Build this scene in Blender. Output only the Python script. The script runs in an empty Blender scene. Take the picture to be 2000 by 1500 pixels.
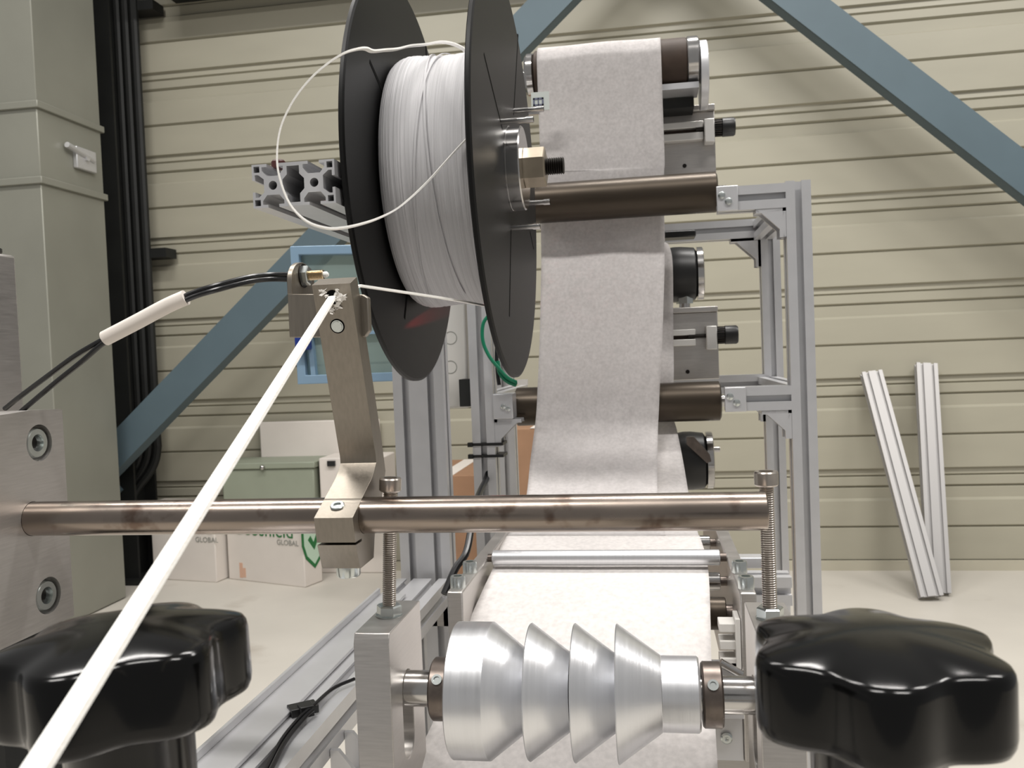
import bpy, bmesh, math, random
from mathutils import Vector, Matrix
from mathutils.geometry import tessellate_polygon
random.seed(7)
C = bpy.context.scene.collection
V = Vector
R = math.radians

# ------------------------------------------------------------------ camera
FPX = 1700.0                                   # focal length in pixels of the 2000x1500 frame
YW = V((265, -70, 1700)).normalized()          # machine direction seen in the camera (right, down, forward)
XW = V((1, -0.034, 0)); XW.z = -(XW.x*YW.x + XW.y*YW.y)/YW.z; XW.normalize()
ZW = -(YW.cross(XW)) if (YW.cross(XW)).y > 0 else YW.cross(XW)

def ray(px, py):
    d = V((px-1000, py-750, FPX))
    return V((d.dot(XW), d.dot(YW), d.dot(ZW)))
def rel(px, py, Y):
    w = ray(px, py); return w*(Y/w.y)
H = -rel(1800, 1128, 3.86).z                    # eye height over the floor
def A(px, py, Y):                              # a surveyed photo point at depth Y
    p = rel(px, py, Y); p.z += H; return p
def AX(px, py, X):
    w = ray(px, py); p = w*(X/w.x); p.z += H; return p
def AZ(px, py, z):
    w = ray(px, py); p = w*((z-H)/w.z); p.z += H; return p

cd = bpy.data.cameras.new('camera'); cam = bpy.data.objects.new('camera', cd); C.objects.link(cam)
cd.sensor_width = 36; cd.lens = FPX/2000*36; cd.clip_start = 0.01; cd.clip_end = 60
rows = []
for i in range(3):
    rows.append((XW[i], YW[i], ZW[i]))
rx, ry, rz = rows
Mx = Matrix(((rx[0], -ry[0], -rz[0], 0), (rx[1], -ry[1], -rz[1], 0), (rx[2], -ry[2], -rz[2], 0), (0, 0, 0, 1)))
Mx.translation = V((0, 0, H))
cam.matrix_world = Mx
cd.dof.use_dof = True; cd.dof.focus_distance = 0.52; cd.dof.aperture_fstop = 34
sc = bpy.context.scene
sc.camera = cam

# ------------------------------------------------------------------ light
wd = bpy.data.worlds.new('hall'); sc.world = wd; wd.use_nodes = True
bg = wd.node_tree.nodes['Background']; bg.inputs[0].default_value = (1.0, 0.985, 0.965, 1); bg.inputs[1].default_value = 0.28
def lamp(name, loc, sx, sy, power, col=(1, 0.97, 0.93), tgt=None):
    l = bpy.data.lights.new(name, 'AREA'); l.shape = 'RECTANGLE'; l.size = sx; l.size_y = sy
    l.energy = power; l.color = col
    o = bpy.data.objects.new(name, l); C.objects.link(o); o.location = loc
    d = (V(tgt)-V(loc)) if tgt else V((0, 0, -1))
    o.rotation_euler = d.to_track_quat('-Z', 'Y').to_euler()
    return o
lamp('ceiling_lamp', (-1.7, 1.6, H+3.0), 1.5, 0.25, 52)
lamp('ceiling_lamp', (0.5, 1.7, H+3.0), 1.5, 0.25, 72)
lamp('ceiling_lamp', (2.7, 1.6, H+3.0), 1.5, 0.25, 70)
lamp('ceiling_lamp', (-1.2, -0.7, H+3.0), 1.5, 0.25, 74)
lamp('ceiling_lamp', (1.3, -0.7, H+3.0), 1.5, 0.25, 74)
vs = sc.view_settings
vs.view_transform = 'Standard'; vs.look = 'None'; vs.gamma = 1; vs.use_curve_mapping = False; vs.exposure = 0.08

# ------------------------------------------------------------------ materials
def lin(c):
    return tuple((x/255/12.92 if x/255 <= 0.04045 else ((x/255+0.055)/1.055)**2.4) for x in c)
def mk(name, rgb, metal=0.0, rough=0.5, spec=0.5, var=0.0, vscale=20, stretch=(1, 1, 1), bump=0.0, bscale=200, rvar=0.0, stain=None, coat=0.0):
    m = bpy.data.materials.new(name); m.use_nodes = True
    nt = m.node_tree; b = nt.nodes['Principled BSDF']
    col = lin(rgb)+(1,)
    b.inputs['Base Color'].default_value = col
    b.inputs['Metallic'].default_value = metal; b.inputs['Roughness'].default_value = rough
    b.inputs['Specular IOR Level'].default_value = spec
    b.inputs['Coat Weight'].default_value = coat
    tc = nt.nodes.new('ShaderNodeTexCoord'); mp = nt.nodes.new('ShaderNodeMapping')
    mp.inputs['Scale'].default_value = stretch
    nt.links.new(tc.outputs['Object'], mp.inputs['Vector'])
    if var or rvar:
        n = nt.nodes.new('ShaderNodeTexNoise'); n.inputs['Scale'].default_value = vscale; n.inputs['Detail'].default_value = 5
        nt.links.new(mp.outputs[0], n.inputs['Vector'])
        if var:
            r = nt.nodes.new('ShaderNodeValToRGB')
            r.color_ramp.elements[0].position = 0.3; r.color_ramp.elements[1].position = 0.7
            r.color_ramp.elements[0].color = tuple(x*(1-var) for x in col[:3])+(1,)
            r.color_ramp.elements[1].color = tuple(min(1, x*(1+var)) for x in col[:3])+(1,)
            nt.links.new(n.outputs['Fac'], r.inputs[0]); out = r.outputs[0]
            if stain:
                n2 = nt.nodes.new('ShaderNodeTexNoise'); n2.inputs['Scale'].default_value = stain[1]; n2.inputs['Detail'].default_value = 6
                nt.links.new(tc.outputs['Object'], n2.inputs['Vector'])
                r2 = nt.nodes.new('ShaderNodeValToRGB'); r2.color_ramp.elements[0].position = stain[2]; r2.color_ramp.elements[1].position = stain[2]+0.12
                nt.links.new(n2.outputs['Fac'], r2.inputs[0])
                mx = nt.nodes.new('ShaderNodeMix'); mx.data_type = 'RGBA'
                nt.links.new(r2.outputs[0], mx.inputs['Factor']); nt.links.new(out, mx.inputs['A'])
                mx.inputs['B'].default_value = lin(stain[0])+(1,); out = mx.outputs['Result']
            nt.links.new(out, b.inputs['Base Color'])
        if rvar:
            mr = nt.nodes.new('ShaderNodeMapRange'); mr.inputs['To Min'].default_value = max(0.02, rough-rvar); mr.inputs['To Max'].default_value = rough+rvar
            nt.links.new(n.outputs['Fac'], mr.inputs['Value']); nt.links.new(mr.outputs[0], b.inputs['Roughness'])
    if bump:
        n = nt.nodes.new('ShaderNodeTexNoise'); n.inputs['Scale'].default_value = bscale; n.inputs['Detail'].default_value = 3
        nt.links.new(mp.outputs[0], n.inputs['Vector'])
        bp = nt.nodes.new('ShaderNodeBump'); bp.inputs['Strength'].default_value = bump; bp.inputs['Distance'].default_value = 0.001
        nt.links.new(n.outputs['Fac'], bp.inputs['Height']); nt.links.new(bp.outputs[0], b.inputs['Normal'])
    return m
M = {}
M['siding'] = mk('painted siding', (164, 160, 144), 0, 0.42, 0.5, 0.05, 3, (0.6, 1, 2), 0.05, 300)
M['trim'] = mk('base flashing', (180, 175, 158), 0, 0.5, 0.5, 0.06, 4)
M['floor'] = mk('pale concrete', (198, 193, 184), 0, 0.45, 0.4, 0.05, 2.5, (1, 1, 1), 0.1, 60, 0.0, ((180, 173, 163), 3.0, 0.62))
M['duct'] = mk('galvanised duct', (136, 136, 126), 0.2, 0.45, 0.5, 0.07, 3)
M['darksteel'] = mk('dark painted steel', (26, 27, 26), 0, 0.55, 0.4, 0.25, 8)
M['brace'] = mk('blue grey painted steel', (82, 98, 106), 0, 0.5, 0.4, 0.05, 5)
M['alu'] = mk('anodised aluminium', (204, 204, 206), 0.6, 0.36, 0.5, 0.03, 40, (1, 1, 1), 0.0)
M['alu_mill'] = mk('milled aluminium', (188, 184, 180), 0.85, 0.36, 0.5, 0.06, 60, (1, 1, 14), 0.06, 300, 0.08)
M['alu_turn'] = mk('turned aluminium', (226, 227, 230), 0.9, 0.33, 0.5, 0.025, 500, (1, 0.02, 0.02), 0.05, 900, 0.05)
M['alu_bright'] = mk('bright aluminium', (226, 224, 220), 0.3, 0.35)
M['alu_dull'] = mk('dull aluminium', (168, 166, 165), 0.4, 0.45)
M['steel'] = mk('polished steel', (188, 186, 184), 1.0, 0.17, 0.5, 0.03, 80, (1, 1, 1), 0, 100, 0.05)
M['rod'] = mk('ground steel rod', (146, 135, 126), 1.0, 0.25, 0.5, 0.12, 45, (0.35, 1, 1), 0.03, 400, 0.08, ((112, 96, 86), 60, 0.58))
M['stainless'] = mk('brushed stainless', (140, 133, 123), 0.9, 0.38, 0.5, 0.08, 90, (6, 6, 0.4), 0.05, 250, 0.06)
M['zinc'] = mk('zinc plated steel', (200, 205, 203), 0.95, 0.24, 0.5, 0.05, 120)
M['thread'] = mk('threaded steel', (186, 178, 170), 0.95, 0.28, 0.5, 0.1, 150)
M['oxide'] = mk('black oxide steel', (112, 103, 97), 0.9, 0.36, 0.5, 0.2, 120)
M['blackoxide'] = mk('dark threaded steel', (40, 36, 33), 0.7, 0.38)
M['brass'] = mk('bronze', (158, 147, 130), 0.85, 0.34, 0.5, 0.1, 60)
M['nickel'] = mk('nickel plated brass', (196, 178, 148), 1.0, 0.18)
M['bronze'] = mk('hard anodised tube', (66, 58, 49), 0.7, 0.34, 0.5, 0.05, 60, (0.3, 1, 1), 0, 100, 0.05)
M['rubber'] = mk('brown rubber', (62, 50, 42), 0, 0.6, 0.3, 0.12, 60)
M['black'] = mk('black plastic', (20, 20, 20), 0, 0.4, 0.5)
M['flange'] = mk('black spool plastic', (15, 15, 15), 0, 0.42, 0.2, 0.08, 12)
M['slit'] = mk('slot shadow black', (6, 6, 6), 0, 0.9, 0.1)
M['knob'] = mk('glossy black duroplast', (7, 7, 7), 0, 0.15, 0.28, 0.1, 30, (1, 1, 1), 0.04, 90, 0.03)
M['cable'] = mk('black cable sheath', (14, 14, 16), 0, 0.32, 0.5)
M['cord'] = mk('white elastic cord', (250, 248, 243), 0, 0.7, 0.3, 0.02, 400, (1, 1, 1), 0.3, 1500)
M['wound'] = mk('wound white cord', (210, 209, 211), 0, 0.75, 0.3, 0.10, 900, (1, 0.01, 0.01), 0.6, 1300)
M['sleeve'] = mk('white sleeve', (222, 214, 206), 0, 0.5, 0.4, 0.03, 60)
M['whitebox'] = mk('white carton', (214, 207, 200), 0, 0.6, 0.3, 0.02, 10)
M['panelbox'] = mk('light enclosure', (206, 203, 198), 0, 0.5, 0.4, 0.02, 10)
M['tote'] = mk('grey green tote', (140, 146, 130), 0, 0.5, 0.4, 0.04, 8)
M['card'] = mk('brown cardboard', (146, 114, 90), 0, 0.8, 0.2, 0.06, 15)
M['green'] = mk('green print', (44, 110, 62), 0, 0.6, 0.3)
M['greenlight'] = mk('pale green print', (186, 210, 190), 0, 0.6, 0.3)
M['greyprint'] = mk('grey print', (146, 146, 140), 0, 0.6, 0.3)
M['orangeprint'] = mk('pale orange print', (206, 168, 146), 0, 0.6, 0.3)
M['greenwire'] = mk('green wire', (12, 108, 78), 0, 0.4, 0.4)
M['bluetab'] = mk('blue plastic', (24, 50, 130), 0, 0.4, 0.5)
M['blueframe'] = mk('light blue plastic', (132, 160, 184), 0, 0.4, 0.5, 0.03, 20)
M['redcap'] = mk('dark red plastic', (70, 30, 26), 0, 0.5)
M['tag'] = mk('pale tag', (186, 192, 188), 0, 0.5, 0.3)
M['tagink'] = mk('slate blue print', (98, 102, 120), 0, 0.6, 0.2)
M['lint'] = mk('white lint', (236, 232, 226), 0, 0.9, 0.1)
M['lens'] = mk('sensor tip', (240, 240, 236), 0.0, 0.2)
def fabric(name, alpha, rgb):
    m = bpy.data.materials.new(name); m.use_nodes = True; nt = m.node_tree; nt.nodes.clear()
    o = nt.nodes.new('ShaderNodeOutputMaterial'); d = nt.nodes.new('ShaderNodeBsdfDiffuse'); t = nt.nodes.new('ShaderNodeBsdfTranslucent')
    tr = nt.nodes.new('ShaderNodeBsdfTransparent'); m1 = nt.nodes.new('ShaderNodeMixShader'); m2 = nt.nodes.new('ShaderNodeMixShader')
    n = nt.nodes.new('ShaderNodeTexNoise'); n.inputs['Scale'].default_value = 260; n.inputs['Detail'].default_value = 6
    n3 = nt.nodes.new('ShaderNodeTexNoise'); n3.inputs['Scale'].default_value = 60; n3.inputs['Detail'].default_value = 4
    tc = nt.nodes.new('ShaderNodeTexCoord'); nt.links.new(tc.outputs['Object'], n.inputs['Vector']); nt.links.new(tc.outputs['Object'], n3.inputs['Vector'])
    r = nt.nodes.new('ShaderNodeValToRGB'); c = lin(rgb)
    r.color_ramp.elements[0].position = 0.3; r.color_ramp.elements[0].color = tuple(x*0.86 for x in c)+(1,)
    r.color_ramp.elements[1].position = 0.65; r.color_ramp.elements[1].color = c+(1,)
    nt.links.new(n.outputs['Fac'], r.inputs[0])
    nt.links.new(r.outputs[0], d.inputs[0]); nt.links.new(r.outputs[0], t.inputs[0])
    m1.inputs[0].default_value = 0.30
    nt.links.new(d.outputs[0], m1.inputs[1]); nt.links.new(t.outputs[0], m1.inputs[2])
    mr = nt.nodes.new('ShaderNodeMapRange'); mr.inputs['From Min'].default_value = 0.3; mr.inputs['From Max'].default_value = 0.7
    mr.inputs['To Min'].default_value = alpha*1.4; mr.inputs['To Max'].default_value = alpha*0.6
    nt.links.new(n3.outputs['Fac'], mr.inputs['Value']); nt.links.new(mr.outputs[0], m2.inputs[0])
    nt.links.new(m1.outputs[0], m2.inputs[1]); nt.links.new(tr.outputs[0], m2.inputs[2])
    nt.links.new(m2.outputs[0], o.inputs[0]); return m
M['web'] = fabric('white nonwoven web', 0.20, (222, 218, 217))
M['sheet'] = fabric('white nonwoven sheet', 0.03, (236, 232, 230))
def clear(name, rgb, mixf):
    m = bpy.data.materials.new(name); m.use_nodes = True; nt = m.node_tree; b = nt.nodes['Principled BSDF']; o = nt.nodes['Material Output']
    b.inputs['Base Color'].default_value = lin(rgb)+(1,); b.inputs['Roughness'].default_value = 0.2
    t = nt.nodes.new('ShaderNodeBsdfTransparent'); t.inputs[0].default_value = lin((224, 236, 236))+(1,)
    mx = nt.nodes.new('ShaderNodeMixShader'); mx.inputs[0].default_value = mixf
    nt.links.new(b.outputs[0], mx.inputs[1]); nt.links.new(t.outputs[0], mx.inputs[2]); nt.links.new(mx.outputs[0], o.inputs[0]); return m
M['pane'] = clear('tinted clear plastic', (150, 168, 166), 0.5)

# ------------------------------------------------------------------ mesh helpers
class MB:
    def __init__(s): s.v = []; s.f = []
    def add(s, vs, fs):
        n = len(s.v); s.v += [V(p) for p in vs]; s.f += [tuple(i+n for i in f) for f in fs]; return s
    def obox(s, c, a, b, d):                   # centre, three half-axis vectors
        c = V(c); a = V(a); b = V(b); d = V(d)
        vs = [c+sx*a+sy*b+sz*d for sx in (-1, 1) for sy in (-1, 1) for sz in (-1, 1)]
        return s.add(vs, [(0, 1, 3, 2), (4, 6, 7, 5), (0, 4, 5, 1), (2, 3, 7, 6), (0, 2, 6, 4), (1, 5, 7, 3)])
    def box(s, x0, x1, y0, y1, z0, z1):
        return s.obox(((x0+x1)/2, (y0+y1)/2, (z0+z1)/2), ((x1-x0)/2, 0, 0), (0, (y1-y0)/2, 0), (0, 0, (z1-z0)/2))
    def lathe(s, o, d, prof, n=24, ph=0.0):
        o = V(o); d = V(d).normalized(); u = d.orthogonal().normalized()
        if abs(d.x) > 0.9: u = (V((0, 0, 1))-d*d.z).normalized()
        w = d.cross(u); vs = []; fs = []; idx = []
        for t, r in prof:
            if r < 1e-7: vs.append(o+d*t); idx.append([len(vs)-1]*n)
            else:
                idx.append(list(range(len(vs), len(vs)+n)))
                vs += [o+d*t+(u*math.cos(2*math.pi*k/n+ph)+w*math.sin(2*math.pi*k/n+ph))*r for k in range(n)]
        for a, b in zip(idx, idx[1:]):
            for k in range(n):
                q = []
                for i in (a[k], a[(k+1) % n], b[(k+1) % n], b[k]):
                    if i not in q: q.append(i)
                if len(q) > 2: fs.append(tuple(q))
        if prof[0][1] > 1e-7 and prof[0] != prof[-1]: fs.append(tuple(reversed(idx[0])))
        if prof[-1][1] > 1e-7 and prof[0] != prof[-1]: fs.append(tuple(idx[-1]))
        return s.add(vs, fs)
    def cyl(s, p0, p1, r, n=20, ch=0.0, ph=0.0):
        p0 = V(p0); p1 = V(p1); L = (p1-p0).length
        pr = [(0, r-ch), (ch, r), (L-ch, r), (L, r-ch)] if ch else [(0, r), (L, r)]
        return s.lathe(p0, p1-p0, pr, n, ph)
    def sweep(s, pts, sec, up=None, scales=None):   # sec: closed 2D section; parallel transport
        pts = [V(p) for p in pts]; n = len(sec); vs = []; fs = []
        t0 = (pts[1]-pts[0]).normalized()
        nrm = V(up) if up else t0.orthogonal()
        nrm = (nrm-t0*nrm.dot(t0)).normalized()
        for i, p in enumerate(pts):
            t = (pts[min(i+1, len(pts)-1)]-pts[max(i-1, 0)]).normalized()
            nrm = (nrm-t*nrm.dot(t)).normalized()
            b = t.cross(nrm); k = scales[i] if scales else 1
            vs += [p+(nrm*x+b*y)*k for x, y in sec]
        for i in range(len(pts)-1):
            for k in range(n):
                fs.append((i*n+k, i*n+(k+1) % n, (i+1)*n+(k+1) % n, (i+1)*n+k))
        fs.append(tuple(reversed(range(n)))); fs.append(tuple(range((len(pts)-1)*n, len(pts)*n)))
        return s.add(vs, fs)
    def tube(s, pts, r, n=10):
        return s.sweep(pts, [(math.cos(2*math.pi*k/n)*r, math.sin(2*math.pi*k/n)*r) for k in range(n)])
    def ribbon(s, pts, w, t, up):
        return s.sweep(pts, [(t/2, -w/2), (t/2, w/2), (-t/2, w/2), (-t/2, -w/2)], up)
    def prism(s, poly, O, U, W2, D, L, holes=()):
        O = V(O); U = V(U).normalized(); W2 = V(W2).normalized(); D = V(D).normalized()
        loops = [list(poly)]+[list(h) for h in holes]; flat = [p for l in loops for p in l]
        tri = tessellate_polygon([[V((p[0], p[1], 0)) for p in l] for l in loops]); n = len(flat)
        vs = [O+U*a+W2*b for a, b in flat]+[O+U*a+W2*b+D*L for a, b in flat]
        fs = [tuple(t) for t in tri]+[tuple(i+n for i in reversed(t)) for t in tri]; k = 0
        for l in loops:
            m = len(l)
            for i in range(m):
                a, b = k+i, k+(i+1) % m; fs.append((a, b, b+n, a+n))
            k += m
        return s.add(vs, fs)
    def ball(s, c, r, n=12, sc_=(1, 1, 1)):
        c = V(c); st = len(s.v)
        s.lathe(c, (0, 0, 1), [(-r*math.cos(math.pi*i/n), r*math.sin(math.pi*i/n)) for i in range(n+1)], n*2)
        for i in range(st, len(s.v)):
            d = s.v[i]-c; s.v[i] = c+V((d.x*sc_[0], d.y*sc_[1], d.z*sc_[2]))
        return s

OFF = {}
def mesh_of(mb, name, mat, off, smooth=35):
    me = bpy.data.meshes.new(name)
    me.from_pydata([tuple(p-off) for p in mb.v], [], mb.f)
    bm = bmesh.new(); bm.from_mesh(me); bmesh.ops.recalc_face_normals(bm, faces=bm.faces); bm.to_mesh(me); bm.free()
    me.materials.append(M[mat]); me.shade_smooth(); me.set_sharp_from_angle(angle=R(smooth)); return me
def thing(name, label, cat, loc=(0, 0, 0), group=None):
    o = bpy.data.objects.new(name, None); C.objects.link(o); o.location = loc; o.empty_display_size = 0.02
    o['label'] = label; o['category'] = cat
    if group: o['group'] = group
    OFF[o.name] = V(loc); return o
def part(mb, name, mat, parent, label=None, bevel=0.0, stuff=False, smooth=35):
    off = OFF[parent.name]
    o = bpy.data.objects.new(name, mesh_of(mb, name, mat, off, smooth)); C.objects.link(o); o.parent = parent
    OFF[o.name] = off
    if label: o['label'] = label
    if stuff: o['kind'] = 'stuff'
    if bevel:
        b = o.modifiers.new('edge', 'BEVEL'); b.width = bevel; b.segments = 2; b.limit_method = 'ANGLE'; b.angle_limit = R(40)
    return o
def single(mb, name, mat, label, cat, loc, group=None, bevel=0.0, smooth=35):
    o = bpy.data.objects.new(name, mesh_of(mb, name, mat, V(loc), smooth)); C.objects.link(o); o.location = loc
    OFF[o.name] = V(loc)
    o['label'] = label; o['category'] = cat
    if group: o['group'] = group
    if bevel:
        b = o.modifiers.new('edge', 'BEVEL'); b.width = bevel; b.segments = 2; b.limit_method = 'ANGLE'; b.angle_limit = R(40)
    return o
def struct(mb, name, mat, parent=None):
    o = bpy.data.objects.new(name, mesh_of(mb, name, mat, V((0, 0, 0)))); C.objects.link(o); o['kind'] = 'structure'
    OFF[o.name] = V((0, 0, 0))
    return o
def circle(cx, cy, r, n=24):
    return [(cx+r*math.cos(2*math.pi*k/n), cy+r*math.sin(2*math.pi*k/n)) for k in range(n)]
def smooth_path(pts, k=6):                      # Catmull-Rom
    P = [V(p) for p in pts]; P = [P[0]*2-P[1]]+P+[P[-1]*2-P[-2]]; out = []
    for i in range(1, len(P)-2):
        for j in range(k):
            t = j/k; a, b, c, d = P[i-1], P[i], P[i+1], P[i+2]
            out.append(0.5*((2*b)+(c-a)*t+(2*a-5*b+4*c-d)*t*t+(3*b-a-3*c+d)*t**3))
    out.append(P[-2]); return out
def tslot(nx, ny, m=0.030):                     # outline of a T-slot extrusion, centred, nx x ny modules
    k = m/0.030; hx = nx*m/2; hy = ny*m/2; o = []
    notch = [(-.004, 0), (-.004, .002), (-.0078, .002), (-.0078, .0045), (-.0045, .0085), (.0045, .0085), (.0078, .0045), (.0078, .002), (.004, .002), (.004, 0)]
    def side(n, f):
        for i in range(n):
            c = -n*m/2+m*(i+.5)
            for t, d in notch: o.append(f(c+t*k, d*k))
    o.append((-hx, -hy)); side(nx, lambda t, d: (t, -hy+d))
    o.append((hx, -hy)); side(ny, lambda t, d: (hx-d, t))
    o.append((hx, hy)); side(nx, lambda t, d: (-t, hy-d))
    o.append((-hx, hy)); side(ny, lambda t, d: (-hx+d, -t)); return o
def socket_head(parent, name, p, d, rh, h, mat='zinc', rs=None):
    p = V(p); d = V(d).normalized(); rs = rs or rh*.5
    hd = part(MB().lathe(p, d, [(0, rh), (h*.85, rh), (h, rh*.9), (h, rs*1.1), (h*.45, rs*.98), (h*.45, 0)], 28), name, mat, parent, smooth=30)
    return hd

X_, Y_, Z_ = V((1, 0, 0)), V((0, 1, 0)), V((0, 0, 1))

# ================================================================== setting
struct(MB().box(-4.2, 4.2, -1.6, 4.10, -0.12, 0), 'floor', 'floor')
wall = struct(MB().box(-4.2, 4.2, 4.03, 4.10, 0, 3.6), 'wall_back', 'siding')
zb = A(1800, 1092, 4.0).z
per = .402
prof = [(0, 0), (.136, 0), (.142, .013), (.150, 0), (.258, 0), (.268, .016), (.274, .016), (.312, .014), (.318, .026), (.326, .012), (.360, .012), (.366, .024), (.372, .014), (.390, .016), (.396, .016), (.402, 0)]
pm = None
for i in range(8):
    if pm is None:
        mb = MB(); n = len(prof)
        vs = [(x, 4.0+d, t+zb) for x in (-4.2, 4.2) for t, d in prof]+[(x, 4.032, t) for x in (-4.2, 4.2) for t in (zb, zb+per)]
        fs = [(k, k+1, n+k+1, n+k) for k in range(n-1)]
        fs += [tuple(range(n))+(2*n+1, 2*n), tuple(range(n, 2*n))+(2*n+3, 2*n+2), (0, n, 2*n+2, 2*n), (n-1, 2*n-1, 2*n+3, 2*n+1), (2*n, 2*n+1, 2*n+3, 2*n+2)]
        mb.add(vs, fs); p = part(mb, 'siding_panel', 'siding', wall, smooth=10); pm = p
    else:
        p = pm.copy(); C.objects.link(p); p.parent = wall; p.location = (0, 0, i*per)
struct(MB().box(-4.2, 4.2, 3.975, 4.03, 0, zb-.004), 'trim_1', 'trim')

# dark column with pipes beside it
xc0, xc1 = A(180, 150, 3.8).x, A(228, 150, 3.8).x
t = thing('steel_column', 'dark steel column standing against the siding beside the grey duct', 'column', ((xc0+xc1)/2, 3.85, 0))
part(MB().box(xc0, xc0+.012+.0, 3.76, 3.95, 0, 3.4).box(xc0, xc1, 3.76, 3.775, 0, 3.4).box(xc0, xc1, 3.935, 3.95, 0, 3.4).box((xc0+xc1)/2-.006, (xc0+xc1)/2+.006, 3.77, 3.94, 0, 3.4), 'column_profile', 'darksteel', t)
part(MB().box(xc0-.05, xc1+.05, 3.70, 3.97, 0, .02), 'base_plate', 'darksteel', t)
for i, (px, lab) in enumerate(((243, 'dark pipe running up right beside the steel column'), (259, 'middle one of the three dark pipes beside the steel column'), (276, 'dark pipe furthest from the steel column, with stub clamps'))):
    x = A(px, 300, 3.9).x
    q = thing('wall_pipe', lab, 'pipe', (x, 3.9, 0), 'dark pipes on the wall')
    part(MB().tube(smooth_path([(x, 3.9, 3.4), (x, 3.9, 2.2), (x, 3.9, .80), (x, 3.9, .62), (x-.03, 3.89, .52), (x-.11, 3.86, .40), (x-.14, 3.85, .25), (x-.14, 3.85, .0)], 5), .021, 10), 'pipe_run', 'darksteel', q)
    if i == 2:
        for py in (497, 14):
            c = A(296, py, 3.93)
            part(MB().box(x-.03, x+.10, 3.90, 3.995, c.z-.02, c.z+.025), 'clamp', 'darksteel', q)

# square duct
xd = A(78, 320, 3.1).x
t = thing('air_duct', 'tall galvanised sheet metal duct standing at the left of the wall', 'duct', (xd-.3, 3.3, 0))
zs = [0, A(75, 352, 3.1).z, A(75, 203, 3.1).z, 3.5]
for a, b in zip(zs, zs[1:]):
    part(MB().box(xd-.6, xd, 3.1, 3.50, a+.004, b-.004), 'duct_section', 'duct', t, bevel=.004)
for z in zs[1:3]:
    part(MB().box(xd-.61, xd+.012, 3.088, 3.512, z-.014, z+.014), 'joint_flange', 'duct', t, bevel=.003)
hp = AX(160, 310, xd)
hn = part(MB().box(xd, xd+.02, hp.y-.06, hp.y+.07, hp.z-.05, hp.z+.04), 'latch', 'alu', t, bevel=.004)
part(MB().cyl((xd+.02, hp.y-.12, hp.z+.03), (xd+.02, hp.y+.05, hp.z+.0), .012, 10).cyl((xd, hp.y, hp.z), (xd+.03, hp.y, hp.z), .012, 10), 'latch_lever', 'alu', hn)

# diagonal braces
def brace(p0, p1, label, w=.068):
    c = (p0+p1)/2; d = (p1-p0); L = d.length/2; d.normalize(); n = d.cross(Y_).normalized()
    t = thing('brace_beam', label, 'brace', (p0.x, p0.y, p0.z))
    part(MB().obox(c, d*L, n*w, Y_*.006).obox(c+n*(w-.006)+Y_*.04, d*L, n*.006, Y_*.04).obox(c-n*(w-.006)+Y_*.04, d*L, n*.006, Y_*.04), 'channel', 'brace', t)
    for e, q in ((0, p0), (1, p1)):
        part(MB().obox(q+d*(.06 if e == 0 else -.06)+Y_*.19, d*.10, n*.10, Y_*.11), 'end_plate', 'brace', t)
p0 = A(222, 885, 3.6); p1 = A(1095, -20, 3.6); d = (p1-p0)
brace(p0-d*.12, p1+d*.25, 'blue grey diagonal steel brace rising from the dark column behind the reel')
p0 = A(1565, 2, 3.7); p1 = A(2010, 346, 3.7); d = p1-p0
brace(p0-d*.9, p1+d*.6, 'blue grey diagonal steel brace crossing the wall at upper right')
zp = A(450, -18, 3.85).z
single(MB().box(-2.2, -.2, 3.72, 3.99, zp+.03, zp+.20), 'shadow_girt', 'darksteel', 'unseen dark steel girt added at top left to shade the siding below', 'beam', (-1.2, 3.85, zp+.03))  # out-of-view beam, added to cast the dark band on the upper siding

# leaning extrusions
def lean(bot, top, label):
    d = (top-bot); L = d.length; d.normalize(); u = (X_-d*X_.dot(d)).normalized(); v = d.cross(u)
    t = thing('aluminium_extrusion', label, 'extrusion', bot)
    part(MB().prism(tslot(2, 1, .042), bot, u, v, d, L), 'extrusion_bar', 'alu_dull', t)
b0 = AZ(1818, 1166, .015); t0 = A(1701, 728, 3.945)
lean(b0, t0, 'slanted aluminium extrusion leaning on the wall, tilted to the left')
b0 = AZ(1833, 1158, .012); t0 = A(1808, 712, 3.965)
lean(b0, t0, 'upright aluminium extrusion leaning on the wall, straight behind the slanted one')

# boxes at the back
def text_mesh(body, size):
    cu = bpy.data.curves.new('lettering', 'FONT'); cu.body = body; cu.size = size; cu.extrude = .0006
    o = bpy.data.objects.new('lettering', cu); C.objects.link(o)
    me = bpy.data.meshes.new_from_object(o.evaluated_get(bpy.context.evaluated_depsgraph_get()))
    vs = [v.co.copy() for v in me.vertices]; fs = [tuple(p.vertices) for p in me.polygons]
    bpy.data.objects.remove(o); bpy.data.curves.remove(cu); bpy.data.meshes.remove(me); return vs, fs
def lettering(parent, body, size, O, u, v, mat, name='lettering'):
    vs, fs = text_mesh(body, size); n = u.cross(v).normalized()
    return part(MB().add([V(O)+u*p.x+v*p.y+n*(p.z+.0008) for p in vs], fs), name, mat, parent, smooth=10)
def carton(C0, C1, depth, h, label, group):
    u = (C1-C0); L = u.length; u.normalize(); w = V((-u.y, u.x, 0)); w = w if w.y > 0 else -w
    t = thing('carton', label, 'box', C0, group)
    b = part(MB().prism([(0, 0), (L, 0), (L, depth), (0, depth)], C0, u, w, Z_, h), 'carton_body', 'whitebox', t, bevel=.006)
    return t, u, w, L
C0 = AZ(597, 1148, 0); C1 = AZ(447, 1131, 0)
hB = .375
t, u, w, L = carton(C0, C1, .12, hB, 'white printed carton on the floor with a shield mark at its corner', 'white printed cartons')
cartonB = (C0.copy(), u.copy(), w.copy(), L)
ur = -u
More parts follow.
